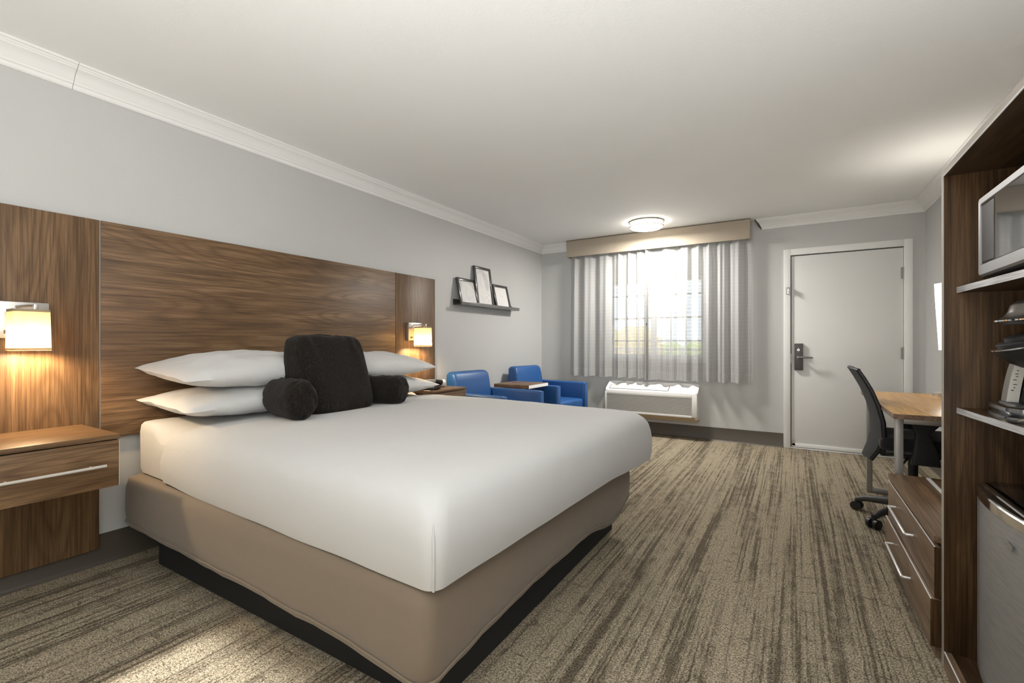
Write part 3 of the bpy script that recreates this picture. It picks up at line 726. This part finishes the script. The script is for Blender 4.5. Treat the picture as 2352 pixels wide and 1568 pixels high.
# ------------------------------------------------------------------ picture ledge and frames
LX = -2.88
pl = thing('picture_ledge', 'narrow dark picture ledge on the left wall holding three frames', 'shelf', (XL, 4.36, 1.505))
part('back_rail', box(XL, XL+.012, 3.775, 4.93, 1.506, 1.568, .001), M_frame, pl)
part('tray', box(XL+.012, LX-.010, 3.775, 4.93, 1.506, 1.517, .001), M_frame, pl)
part('front_lip', box(LX-.010, LX, 3.775, 4.93, 1.506, 1.541, .001), mat('satin_dark_lip', (.13, .125, .12), .22, coat=.5), pl)
for y in (4.0, 4.33, 4.70): part('screw', B().cyl((LX-.05, y, 1.504), (LX-.05, y, 1.507), .006, 10), M_steel, pl)
def picture(y0, y1, h, label, art, bot=-2.905):
    th = math.atan2(XL+.028-bot, h)  # leans back on the wall
    r = thing('framed_picture', label, 'picture', (bot, (y0+y1)/2, 1.5185), 'framed sketches on the picture ledge')
    lean = Matrix.Rotation(th, 3, 'Y')
    org = Vector((bot, (y0+y1)/2, 1.5185)); w = (y1-y0)/2; f = .028
    def T(b):
        for v in b.bm.verts: v.co = lean @ v.co + org
        return b
    b = B().box(-.022, 0, -w, -w+f, 0, h, .003).box(-.022, 0, w-f, w, 0, h, .003).box(-.022, 0, -w+f, w-f, 0, f, .003).box(-.022, 0, -w+f, w-f, h-f, h, .003)
    part('frame', T(b), M_frame, r)
    pic = part('print', T(box(-.016, -.012, -w+f, w-f, f, h-f)), M_paper, r, False)
    iw, ih = w-f-.004, h-2*f-.008
    for mt, pts, wd in art:
        b = B()
        P = [(px*iw, f+.004+py*ih) for px, py in pts]
        if wd == 0:
            b.prism(P, 0, -.0117, -.0114)
        else:
            for (a, c), (e, g) in zip(P, P[1:]):
                dx, dz = e-a, g-c; l = math.hypot(dx, dz) or 1; nx, nz2 = -dz/l*wd/2, dx/l*wd/2
                b.hexa([(-.0113, a+nx, c+nz2), (-.0113, e+nx, g+nz2), (-.0113, e-nx, g-nz2), (-.0113, a-nx, c-nz2), (-.0109, a+nx, c+nz2), (-.0109, e+nx, g+nz2), (-.0109, e-nx, g-nz2), (-.0109, a-nx, c-nz2)])
        part('sketch', T(b), mt, pic, False)
    return r
def arc(cx, cy, rx, ry, a0, a1, n=10): return [(cx+rx*math.cos(math.radians(lerp(a0, a1, i/n))), cy+ry*math.sin(math.radians(lerp(a0, a1, i/n)))) for i in range(n+1)]
def ell(cx, cy, rx, ry): return arc(cx, cy, rx, ry, 0, 337, 15)
A1 = [(M_sk1, [(.25, .98), (.98, .98), (.98, .62), (.80, .68), (.62, .82)], 0), (M_sk1, [(-.98, .80), (-.80, .98), (-.60, .98), (-.66, .72), (-.9, .5)], 0), (M_sk1, arc(.10, .50, .36, .36, 165, 262), .003), (M_sk2, arc(-.08, .64, .15, .035, 25, 155), .002), (M_sk1, [(-.2, .60), (-.05, .585), (.1, .60)], .002), (M_sk1, [(-.1, .20), (.1, .16), (.3, .26), (.5, .22), (.7, .33)], .003), (M_sk1, [(-.3, .14), (.0, .09), (.35, .13)], .002), (M_sk1, [(.55, .62), (.7, .5), (.75, .35)], .003)]
A2 = [(M_sk1, arc(.25, .60, .55, .34, -40, 110)+[(-.05, .86), (.2, .70), (.25, .5), (.45, .40)], 0), (M_sk1, ell(-.1, .955, .4, .03), 0), (M_sk1, arc(-.05, .62, .42, .17, 110, 250), .003), (M_sk2, [(-.85, .905), (-.1, .90), (.9, .875)], .002), (M_sk1, [(-.85, .885), (.9, .85)], .002), (M_sk1, [(-.3, .335), (.98, .31)], .002)]
for q in range(14):
    a = q*.62; A2.append((M_sk2 if q % 3 == 0 else M_sk1, ell(.35+.22*math.sin(a)+.01*q, .05+.018*q, .05, .008), 0))
A2 += [(M_sk1, [(-.5, .26), (-.35, .14), (-.45, .03)], .003), (M_sk1, [(-.1, .24), (-.02, .1), (-.12, .02)], .003), (M_sk1, [(-.8, .62), (-.72, .5), (-.78, .40)], .003)]
A3 = [(M_sk3, ell(-.18, .55, .045, .014), 0), (M_sk3, ell(.22, .54, .045, .014), 0), (M_sk1, [(-.1, .40), (-.02, .30), (-.12, .18), (.02, .06)], .002), (M_sk1, [(.3, .36), (.38, .22), (.28, .08)], .002), (M_sk1, [(-.55, .30), (-.45, .16), (-.52, .05)], .002), (M_sk1, [(.6, .3), (.7, .18), (.66, .06)], .002)]
picture(3.80, 4.125, .285, 'left of three dark frames, squarish, pencil drawing with long hair shading', A1)
picture(4.105, 4.425, .445, 'tallest dark frame in the middle of the ledge with a tall pencil drawing', A2, -2.912)
picture(4.465, 4.785, .285, 'right of three dark frames, mostly blank drawing with two small dark dots', A3)

# ------------------------------------------------------------------ telephone on the far nightstand
NT2 = .717
ph = thing('telephone', 'black desk telephone with coiled cord on the far nightstand, half hidden by pillow', 'telephone', (-2.66, 3.07, NT2))
R1 = Matrix.Rotation(math.radians(25), 3, 'Z')
part('phone_body', box(-2.76, -2.60, 2.97, 3.13, NT2, NT2+.04, .008, 3, R1), M_black, ph)
part('keypad', box(-2.70, -2.63, 3.03, 3.12, NT2+.04, NT2+.046, .002, 2, R1), M_lockm, ph)
part('handset', B().tube([(-2.70, 2.97, NT2+.055), (-2.68, 3.0, NT2+.066), (-2.63, 3.09, NT2+.066), (-2.61, 3.13, NT2+.053)], [.024, .017, .017, .024], 12), M_black, ph)
part('handset_band', B().tube([(-2.672, 3.015, NT2+.067), (-2.638, 3.075, NT2+.067)], .0178, 14), mat('silver_band', (.55, .57, .60), .25, .8), ph)
pts = []
for i in range(120):
    k = i/119; a = k*2*PI*14; cx = lerp(-2.60, -2.545, k); cy = lerp(3.05, 2.93, k)+.03*math.sin(k*4)
    pts.append((cx+.011*math.cos(a), cy+.008*math.cos(a), NT2+.016+.011*math.sin(a)))
part('coiled_cord', B().tube(pts, .0028, 5), M_black, ph)
cu = thing('white_cup', 'white paper cup lying on its side behind the telephone on the nightstand', 'cup', (-2.72, 3.22, NT2))
ax = Vector((.45, .9, 0)).normalized(); c0 = Vector((-2.735, 3.185, NT2+.034)); c1_ = c0+ax*.085
part('cup_wall', B().tube([c0, c1_, c1_+ax*.006, c1_+ax*.010], [.028, .034, .034, .027], 20), M_white_pl, cu)
part('cup_base', B().tube([c0-ax*.004, c0+ax*.001], [.0285, .0285], 20), M_alu, cu)

# ------------------------------------------------------------------ armchairs
def armchair():
    r = thing('armchair', 'blue vinyl armchair beside the far nightstand, nearer of the two', 'armchair', (0, 0, 0), 'blue vinyl armchairs along the left wall')
    # local: front +x, length .75, width .68
    bk = B()
    rings = []
    for k, (z, xr, xf) in enumerate([(.30, -.365, -.19), (.44, -.366, -.192), (.62, -.372, -.212), (.74, -.375, -.234), (.80, -.374, -.25), (.822, -.365, -.265), (.832, -.345, -.285)]):
        hw = .265 - (.012 if k == 5 else .03 if k == 6 else 0); rr = .03
        ring = []
        for cx, cy, a in ((xf-rr, hw-rr, 0), (xr+rr, hw-rr, PI/2), (xr+rr, -hw+rr, PI), (xf-rr, -hw+rr, 1.5*PI)):
            for i in range(5): ring.append((cx+rr*math.cos(a+PI/2*i/4), cy+rr*math.sin(a+PI/2*i/4), z))
        rings.append(ring)
    part('backrest', bk.loft(rings), M_blue, r, True, angle=50)
    part('seat', box(-.20, .365, -.262, .262, .30, .455, .03, 4), M_blue, r)
    for s in (-1, 1):
        a = part('arm', box(-.375, .375, s*.34 if s < 0 else .267, -.267 if s < 0 else .34, .16, .645, .018, 3), M_blue, r)
        part('arm_welt', box(.371, .379, (s*.3035)-.034, (s*.3035)+.034, .17, .64, .003), M_blue, a)
    part('front_rail', box(.30, .36, -.262, .262, .16, .298, .01), M_blue, r)
    for sx in (-.33, .32):
        for sy in (-.30, .30): part('leg', box(sx-.02, sx+.02, sy-.02, sy+.02, 0, .16, .003), M_black, r)
    return r
ch = armchair(); ch.location = (-2.505, 3.765, 0); ch.rotation_euler = (0, 0, math.radians(-4.5))
dup(ch, (-2.53, 4.955, 0), math.radians(-7), 'blue vinyl armchair in the far corner below the curtain')
st = thing('side_table', 'small square walnut topped side table between the two blue armchairs', 'table', (-2.51, 4.345, 0))
part('table_top', box(-2.725, -2.30, 4.125, 4.555, .645, .680, .002), wood_y, st)
part('edge_band', box(-2.2998, -2.298, 4.126, 4.554, .646, .679), M_white_edge, st, False)
part('post', box(-2.54, -2.48, 4.315, 4.375, .02, .645, .003), M_steel, st)
part('base', box(-2.67, -2.35, 4.19, 4.50, 0, .02, .004), M_steel, st)

# ------------------------------------------------------------------ dresser
DXF = .425; DY0, DY1 = 2.165, 3.085
ds = thing('dresser', 'low walnut drawer chest with silver handles between hutch and desk', 'dresser', (.70, 2.63, 0))
part('top', box(DXF, .955, DY0, DY1, .413, .436, .001), wood_y, ds)
part('top_edge', box(DXF-.0012, DXF-.0002, DY0+.001, DY1-.001, .4135, .4355), mid_y, ds, False)
part('carcass', box(DXF+.02, .95, DY0+.008, DY1-.002, .055, .4125), dark_y, ds, False)
part('plinth', box(DXF+.006, .93, DY0+.02, DY1-.005, 0, .055), mid_y, ds, False)
for k, (z0, z1, xo) in enumerate(((.222, .398, -.002), (.048, .214, -.012))):
    d = part('drawer', box(DXF+xo, DXF+.019, DY0, DY1, z0, z1, .001), mid_y, ds)
    part('drawer_edge', box(DXF+xo, DXF+xo+.004, DY0, DY1, z1, z1+.001), M_white_edge, d, False)
    part('drawer_end', box(DXF+xo+.001, DXF+.0185, DY0-.0008, DY0, z0, z1), dark_z, d, False)
    hz = (z0+z1)/2+.012; ya, yb = 2.49, 2.875; hx = DXF+xo
    part('handle', B().tube([(hx, ya, hz), (hx-.024, ya, hz), (hx-.0275, ya+.003, hz), (hx-.0275, yb-.003, hz), (hx-.024, yb, hz), (hx, yb, hz)], .0058, 10), M_alu, d)
part('luggage_rail', box(.568, .584, 2.25, 3.06, .436, .4405, .001), M_white_edge, ds)

# ------------------------------------------------------------------ hutch
M_hedge = mat('hutch_edge_band', (.40, .36, .31), .45)
HY0, HY1 = 1.30, 2.131; HF = .442; HT = 1.685
hu = thing('hutch', 'tall dark walnut hutch holding microwave, coffee maker and small fridge', 'cabinet', (.75, 1.72, 0))
for y0, y1 in ((HY1, HY1+.022), (HY0-.022, HY0)):
    p = part('side_panel', box(HF, 1.05, y0, y1, 0, HT+.022, .0005), dark_z, hu)
    part('edge_band', box(HF-.0015, HF, y0, y1, 0, HT+.022), M_hedge, p, False)
p = part('top_panel', box(HF, 1.05, HY0, HY1, HT, HT+.022), dark_y, hu, False)
part('edge_band', box(HF-.0015, HF, HY0, HY1, HT+.003, HT+.022), M_hedge, p, False)
part('edge_trim', box(HF-.0025, HF, HY0, HY1, HT-.0005, HT+.003), M_white_edge, p, False)
part('back_panel', box(1.03, 1.05, HY0, HY1, .05, HT), dark_z, hu, False)
def shelf(z0, z1, xa, xb):
    pts = [(xa, HY1), (xb, HY0), (1.03, HY0), (1.03, HY1)]
    s = part('shelf', B().hexa([(x, y, z0) for x, y in pts]+[(x, y, z1) for x, y in pts]), dark_y, hu, False)
    e = [(xa-.0015, HY1), (xb-.0015, HY0), (xb, HY0), (xa, HY1)]
    part('shelf_edge', B().hexa([(x, y, z0) for x, y in e]+[(x, y, z1) for x, y in e]), M_ledge, s, False)
M_ledge = mat('shelf_edge_glare', (.58, .58, .60), .35)  # pale streaks paint reflected light along the shelf edges
t = NT(M_ledge); n_ = t.noise(t.coord((8, 3, 260)), 2, 3); t.color(t.ramp(n_, [(.35, (.28, .26, .25)), (.55, (.66, .66, .68))]))
shelf(1.284, 1.304, .476, .538); shelf(.876, .895, .476, .545)
part('bottom_shelf', box(HF+.02, 1.03, HY0, HY1, .032, .054), dark_y, hu, False)
k_ = part('kick_board', box(HF, HF+.02, HY0, HY1, 0, .056), mid_y, hu, False)
part('edge_band', box(HF-.0006, HF+.003, HY0, HY1, .056, .0568), M_white_edge, k_, False)

# ------------------------------------------------------------------ microwave
MX = .502; MY0, MY1 = 1.50, 2.03; MZ0, MZ1 = 1.322, 1.572
mw = thing('microwave', 'stainless microwave with dark glass door on the upper hutch shelf', 'microwave', (.68, 1.76, 1.304))
part('body', box(MX+.03, .86, MY0+.004, MY1-.004, MZ0+.002, MZ1-.002, .004), mat('microwave_shell', (.30, .30, .31), .4, .7), mw)
def facer(x, y0, y1, z0, z1, r, n=5):
    pts = []
    for cy, cz, a in ((y1-r, z1-r, 0), (y0+r, z1-r, PI/2), (y0+r, z0+r, PI), (y1-r, z0+r, 1.5*PI)):
        for i in range(n+1): pts.append((x, cy+r*math.cos(a+PI/2*i/n), cz+r*math.sin(a+PI/2*i/n)))
    return pts
dy0 = 1.62
df = B().loft([facer(MX+.029, MY0, MY1, MZ0, MZ1, .014), facer(MX+.006, MY0, MY1, MZ0, MZ1, .014), facer(MX, MY0+.004, MY1-.005, MZ0+.006, MZ1-.005, .012), facer(MX+.001, MY0+.030, MY1-.018, MZ0+.036, MZ1-.022, .008), facer(MX+.005, MY0+.034, MY1-.021, MZ0+.039, MZ1-.025, .007)])
d = part('door_frame', df, M_brush, mw, True, angle=25)
part('door_glass', B().loft([facer(MX+.0048, MY0+.036, MY1-.022, MZ0+.040, MZ1-.026, .006), facer(MX+.0035, MY0+.036, MY1-.022, MZ0+.040, MZ1-.026, .006)]), M_glassdark, d, False)
part('door_screen', box(MX+.0031, MX+.0034, 1.905, MY1-.026, MZ0+.044, MZ1-.030), mat('screen_grey', (.07, .072, .08), .25), d, False)
for y in (MY0+.05, MY1-.05):
    for x in (MX+.06, .82): part('foot', B().cyl((x, y, 1.304), (x, y, MZ0+.004), .012, 12), M_black, mw)

# ------------------------------------------------------------------ coffee maker
CZ = .895
cf = thing('coffee_maker', 'black and silver single cup coffee maker with open lid on the lower hutch shelf', 'coffee maker', (.62, 1.88, CZ))
def plan(x0, x1, y0, y1, r, z, n=10):
    pts = []
    for cx, cy, a in ((x1-r, y1-r, 0), (x0+r, y1-r, PI/2), (x0+r, y0+r, PI), (x1-r, y0+r, 1.5*PI)):
        for i in range(n+1): pts.append((cx+r*math.cos(a+PI/2*i/n), cy+r*math.sin(a+PI/2*i/n), z))
    return pts
cy0, cy1 = 1.77, 1.97
part('base', B().loft([plan(.502, .76, cy0, cy1, .045, CZ), plan(.50, .762, cy0-.002, cy1+.002, .046, CZ+.006), plan(.50, .762, cy0-.002, cy1+.002, .046, CZ+.016), plan(.508, .754, cy0+.006, cy1-.006, .04, CZ+.020)]), M_copper, cf, True, angle=35)
part('drip_tray', B().loft([plan(.512, .75, cy0+.008, cy1-.008, .04, CZ+.019), plan(.502, .75, cy0, cy1, .045, CZ+.030), plan(.502, .75, cy0, cy1, .045, CZ+.040), plan(.508, .745, cy0+.006, cy1-.006, .04, CZ+.044)]), M_copper, cf, True, angle=35)
part('tray_top', B().loft([plan(.520, .66, cy0+.02, cy1-.02, .03, CZ+.0435), plan(.522, .658, cy0+.022, cy1-.022, .03, CZ+.049)]), M_black, cf)
part('column', B().loft([plan(.575, .74, cy0+.02, cy1-.02, .03, CZ+.043), plan(.60, .745, cy0+.02, cy1-.02, .03, CZ+.15), plan(.60, .75, cy0+.02, cy1-.02, .03, CZ+.28)]), M_black, cf, True, angle=35)
def lean(k): return lerp(.528, .556, k/6)-.010*math.sin(k/6*PI*.5)
fa = part('front_plate', B().loft([[(lean(k), cy1-.075, CZ+.044+.114*k/6), (lean(k), cy1-.035, CZ+.044+.114*k/6), (lean(k)+.024, cy1-.03, CZ+.044+.114*k/6), (lean(k)+.024, cy1-.08, CZ+.044+.114*k/6)] for k in range(7)]), mat('champagne_plate', (.24, .228, .20), .4, .4), cf, True, angle=30)
# small grey instruction marks printed on the side of the plate
b = B()
for k, (a, c, w) in enumerate(((2.0, .0, .006), (2.4, .004, .004), (2.9, .002, .008), (3.6, .0, .007), (4.1, .004, .005), (4.5, .001, .007), (5.0, .003, .004))):
    x = lean(a)+.005+c; z = CZ+.044+.114*a/6; b.box(x, x+w, cy1-.0793, cy1-.0785, z, z+.0022)
fa_m = part('printed_marks', b, M_lockm, fa, False)
part('column_side', B().hexa([(.553, cy1-.085, CZ+.044), (.66, cy1-.085, CZ+.044), (.66, cy1-.03, CZ+.044), (.553, cy1-.03, CZ+.044), (.572, cy1-.085, CZ+.16), (.66, cy1-.085, CZ+.16), (.66, cy1-.03, CZ+.16), (.572, cy1-.03, CZ+.16)]), M_black, cf, False)
# tilted brew basket and open lid, both about the y axis
def tilted(prof, c, ang, n=36):
    rot = Matrix.Rotation(math.radians(ang), 3, 'Y'); b = B().lathe(prof, (0, 0, 0), n)
    for v in b.bm.verts: v.co = rot @ v.co + Vector(c)
    return b
cc = (.592, 1.87, CZ+.215)
bk = part('brew_basket', tilted([(.030, -.062), (.055, -.052), (.075, -.034), (.092, -.010), (.098, .002), (.100, .008), (.096, .010)], cc, -16), M_black, cf, True, angle=50)
part('basket_rim', tilted([(.0985, .004), (.1025, .007), (.1025, .010), (.098, .012)], cc, -16), M_chrome, bk)
part('basket_insert', tilted([(.085, .008), (.088, .020), (.080, .026), (.068, .026), (.066, .036), (.050, .040), (.040, .040)], cc, -16), M_black, bk, True, angle=50)
lc = (.600, 1.87, CZ+.287)
ld = part('lid', tilted([(.098, .0), (.100, .004), (.082, .012), (.072, .026), (.066, .044), (.052, .056), (.03, .060)], lc, -4), M_coffee_lid, cf, True, angle=50)
part('lid_rim', tilted([(.097, -.003), (.103, .0), (.103, .004), (.097, .006)], lc, -4), M_chrome, ld)
part('lid_underside', tilted([(.03, -.012), (.080, -.010), (.094, -.001)], lc, -4), mat('lid_underside_grey', (.20, .20, .21), .35, .5), ld)
part('hinge', box(.70, .745, 1.84, 1.90, CZ+.27, CZ+.33, .006), M_black, cf)

# ------------------------------------------------------------------ fridge
FY0, FY1 = 1.665, 2.108; FXR = .538; FZ0, FZ1 = .055, .655
fr = thing('mini_fridge', 'silver and black compact fridge standing in the bottom of the hutch', 'fridge', (.75, 1.885, .054))
part('cabinet', box(FXR+.004, .99, FY0, FY1, FZ0+.012, FZ1-.004, .006), M_black, fr)
def bow(z, ins=0, x0=0):
    pts = []
    for i in range(19):
        k = i/18; y = lerp(FY1-ins, FY0+ins, k)
        x = .498 + .020*(abs(2*k-1)**2.2) + (.016*max(0, (abs(2*k-1)-.9)/.1)**2) + ins + x0; pts.append((x, y, z))
    return pts+[(FXR, FY0+ins, z), (FXR, FY1-ins, z)]
dd = part('door', B().loft([bow(FZ0+.006, .002), bow(FZ0+.012), bow(.618)]), M_fridge, fr, True, angle=30)
part('chrome_band', B().loft([bow(.6195, -.001), bow(.646, -.001), bow(.650, .002)]), M_chrome, dd, True, angle=30)
part('door_cap', B().loft([bow(.6495, .004), bow(.655, .003), bow(.657, .008)]), M_blackg, dd, True, angle=30)
part('handle_groove', B().tube([(.522, 2.03, .6575), (.522, 1.72, .6575)], .006, 8), M_chrome, dd)
part('badge', box(.4973, .4985, 1.745, 1.79, .559, .573), mat('badge_grey', (.5, .5, .5), .3, .8), dd, False)
part('top_panel', box(FXR+.008, .985, FY0+.006, FY1-.006, FZ1-.004, FZ1+.006, .003), M_blackg, fr)
for y in (FY0+.04, FY1-.04):
    for x in (.58, .95): part('foot', B().cyl((x, y, .054), (x, y, FZ0+.016), .014, 12), M_black, fr)

# ------------------------------------------------------------------ desk, lamp
DK0, DK1, DKX = 3.105, 4.46, .448; DZ = .745
dk = thing('desk', 'honey oak topped desk on grey metal frame legs against the right wall', 'desk', (.75, 3.78, 0))
part('desk_top', box(DKX, XR-.004, DK0, DK1, DZ-.027, DZ, .001), oak_y, dk)
part('edge_band', B().box(DKX-.0015, DKX-.0001, DK0-.001, DK1, DZ-.026, DZ-.001).box(DKX, XR-.005, DK0-.0015, DK0-.0001, DZ-.026, DZ-.001), mid_y, dk, False)
for y, x0 in ((3.20, .466), (4.36, .470)):
    b = B().box(x0, x0+.034, y-.02, y+.02, 0, DZ-.028, .002).box(.98, 1.014, y-.02, y+.02, 0, DZ-.028, .002).box(x0+.034, .98, y-.02, y+.02, 0, .034, .002).box(x0+.034, .98, y-.02, y+.02, DZ-.060, DZ-.028, .002)
    part('leg_frame', b, M_legm, dk)
part('modesty_rail', box(.985, 1.01, 3.22, 4.34, DZ-.09, DZ-.05), M_legm, dk, False)
dl = thing('desk_lamp', 'desk lamp with glowing white drum shade and round steel base', 'lamp', (.905, 4.26, DZ))
part('base', B().lathe([(.082, 0), (.082, .026), (.079, .029), (.02, .031)], (.905, 4.26, DZ), 40), M_steel, dl, True, angle=30)
part('stem', B().cyl((.905, 4.26, DZ+.03), (.905, 4.26, DZ+.50), .010, 14), M_steel, dl)
part('base_knob', B().lathe([(.03, .030), (.028, .038), (.012, .042)], (.905, 4.26, DZ), 24), M_lockm, dl)
part('shade', B().lathe([(.050, DZ), (.050, DZ)], (.905, 4.26, 0), 40) if False else B().loft([[(.905+r*math.cos(2*PI*i/40), 4.26+r*math.sin(2*PI*i/40), z) for i in range(40)] for r, z in ((.047, 1.065), (.070, 1.52))], cap=False), M_dshade, dl)
light('desk_lamp_light', 'POINT', (.905, 4.26, 1.36), 20, (1, .93, .82), .06)

# ------------------------------------------------------------------ office chair
oc = thing('office_chair', 'black mesh back office chair with arms tucked under the desk', 'office chair', (.63, 3.72, 0))
bkp = [(.395, .40), (.425, .47), (.447, .55), (.442, .64), (.418, .74), (.385, .83), (.35, .90), (.325, .945)]
def backring(x, z, hw, th, rr=.02):
    return [(x-th/2+.0*c, y, z) for c in (0,) for y in ()]
rings = []
for k, (x, z) in enumerate(bkp):
    hw = [.13, .185, .205, .21, .208, .205, .20, .185][k]; ring = []
    for i in range(17):
        v = -1+2*i/16; ring.append((x-.016+.022*(v*v)*.9, 3.72+hw*v, z))
    for i in range(17):
        v = 1-2*i/16; ring.append((x+.010+.022*(v*v)*.9, 3.72+hw*v*1.005, z))
    rings.append(ring)
ob = part('backrest', B().loft(rings), M_mesh, oc, True, angle=60)
for s in (-1, 1):
    part('back_rim', B().tube([(x+.018, 3.72+s*[.13, .185, .205, .21, .208, .205, .20, .185][k], z) for k, (x, z) in enumerate(bkp)], .011, 10), M_black, ob)
part('back_rim', B().tube([(.345, 3.535, .944), (.322, 3.60, .952), (.315, 3.72, .955), (.322, 3.84, .952), (.345, 3.905, .944)], .012, 10), M_black, ob)
part('seat', box(.44, .92, 3.49, 3.95, .475, .555, .03, 4), M_seatf, oc)
part('seat_pan', box(.47, .89, 3.53, 3.91, .445, .478, .01), M_black, oc)
part('back_bracket', B().tube([(.60, 3.72, .44), (.48, 3.72, .43), (.44, 3.72, .46), (.455, 3.72, .56)], [.03, .028, .026, .02], 10), M_black, oc)
for s in (-1, 1):
    yy = 3.72+s*.262
    a = part('armrest', box(.54, .80, yy-.035, yy+.035, .648, .674, .011, 3), M_black, oc)
    part('arm_post', B().loft([plan(.575, .705, yy-.018, yy+.018, .012, .42), plan(.585, .695, yy-.018, yy+.018, .012, .50), plan(.595, .66, yy-.016, yy+.016, .012, .60), plan(.575, .70, yy-.02, yy+.02, .012, .649)]), M_black, a, True, angle=40)
    part('arm_bracket', box(.60, .68, min(yy, 3.72+s*.15), max(yy, 3.72+s*.15), .418, .444, .006), M_black, a)
part('gas_column', B().cyl((.63, 3.72, .10), (.63, 3.72, .445), .025, 14).cyl((.63, 3.72, .40), (.63, 3.72, .44), .06, 16), M_black, oc)
part('tilt_lever', B().tube([(.60, 3.66, .42), (.56, 3.56, .40), (.54, 3.50, .385)], .006, 8), M_steel, oc)
M_ocbase = mat('grey_black_nylon', (.035, .033, .031), .5)
for k in range(5):
    a = math.radians(152+72*k); dx, dy = math.cos(a), math.sin(a)
    px, py = .63+.30*dx, 3.72+.30*dy
    lg = part('base_leg', B().tube([(.63, 3.72, .105), (.63+.12*dx, 3.72+.12*dy, .108), (.63+.25*dx, 3.72+.25*dy, .088), (px, py, .068)], [.034, .027, .020, .016], 12), M_ocbase, oc)
    tx, ty = -dy, dx
    cs = part('castor', B().cyl((px+.012*tx-.014*dx*0, py+.012*ty, .029), (px+.030*tx, py+.030*ty, .029), .029, 20).cyl((px-.012*tx, py-.012*ty, .029), (px-.030*tx, py-.030*ty, .029), .029, 20), M_black, oc)
    part('castor_fork', B().cyl((px, py, .028), (px, py, .072), .013, 12), M_black, cs)
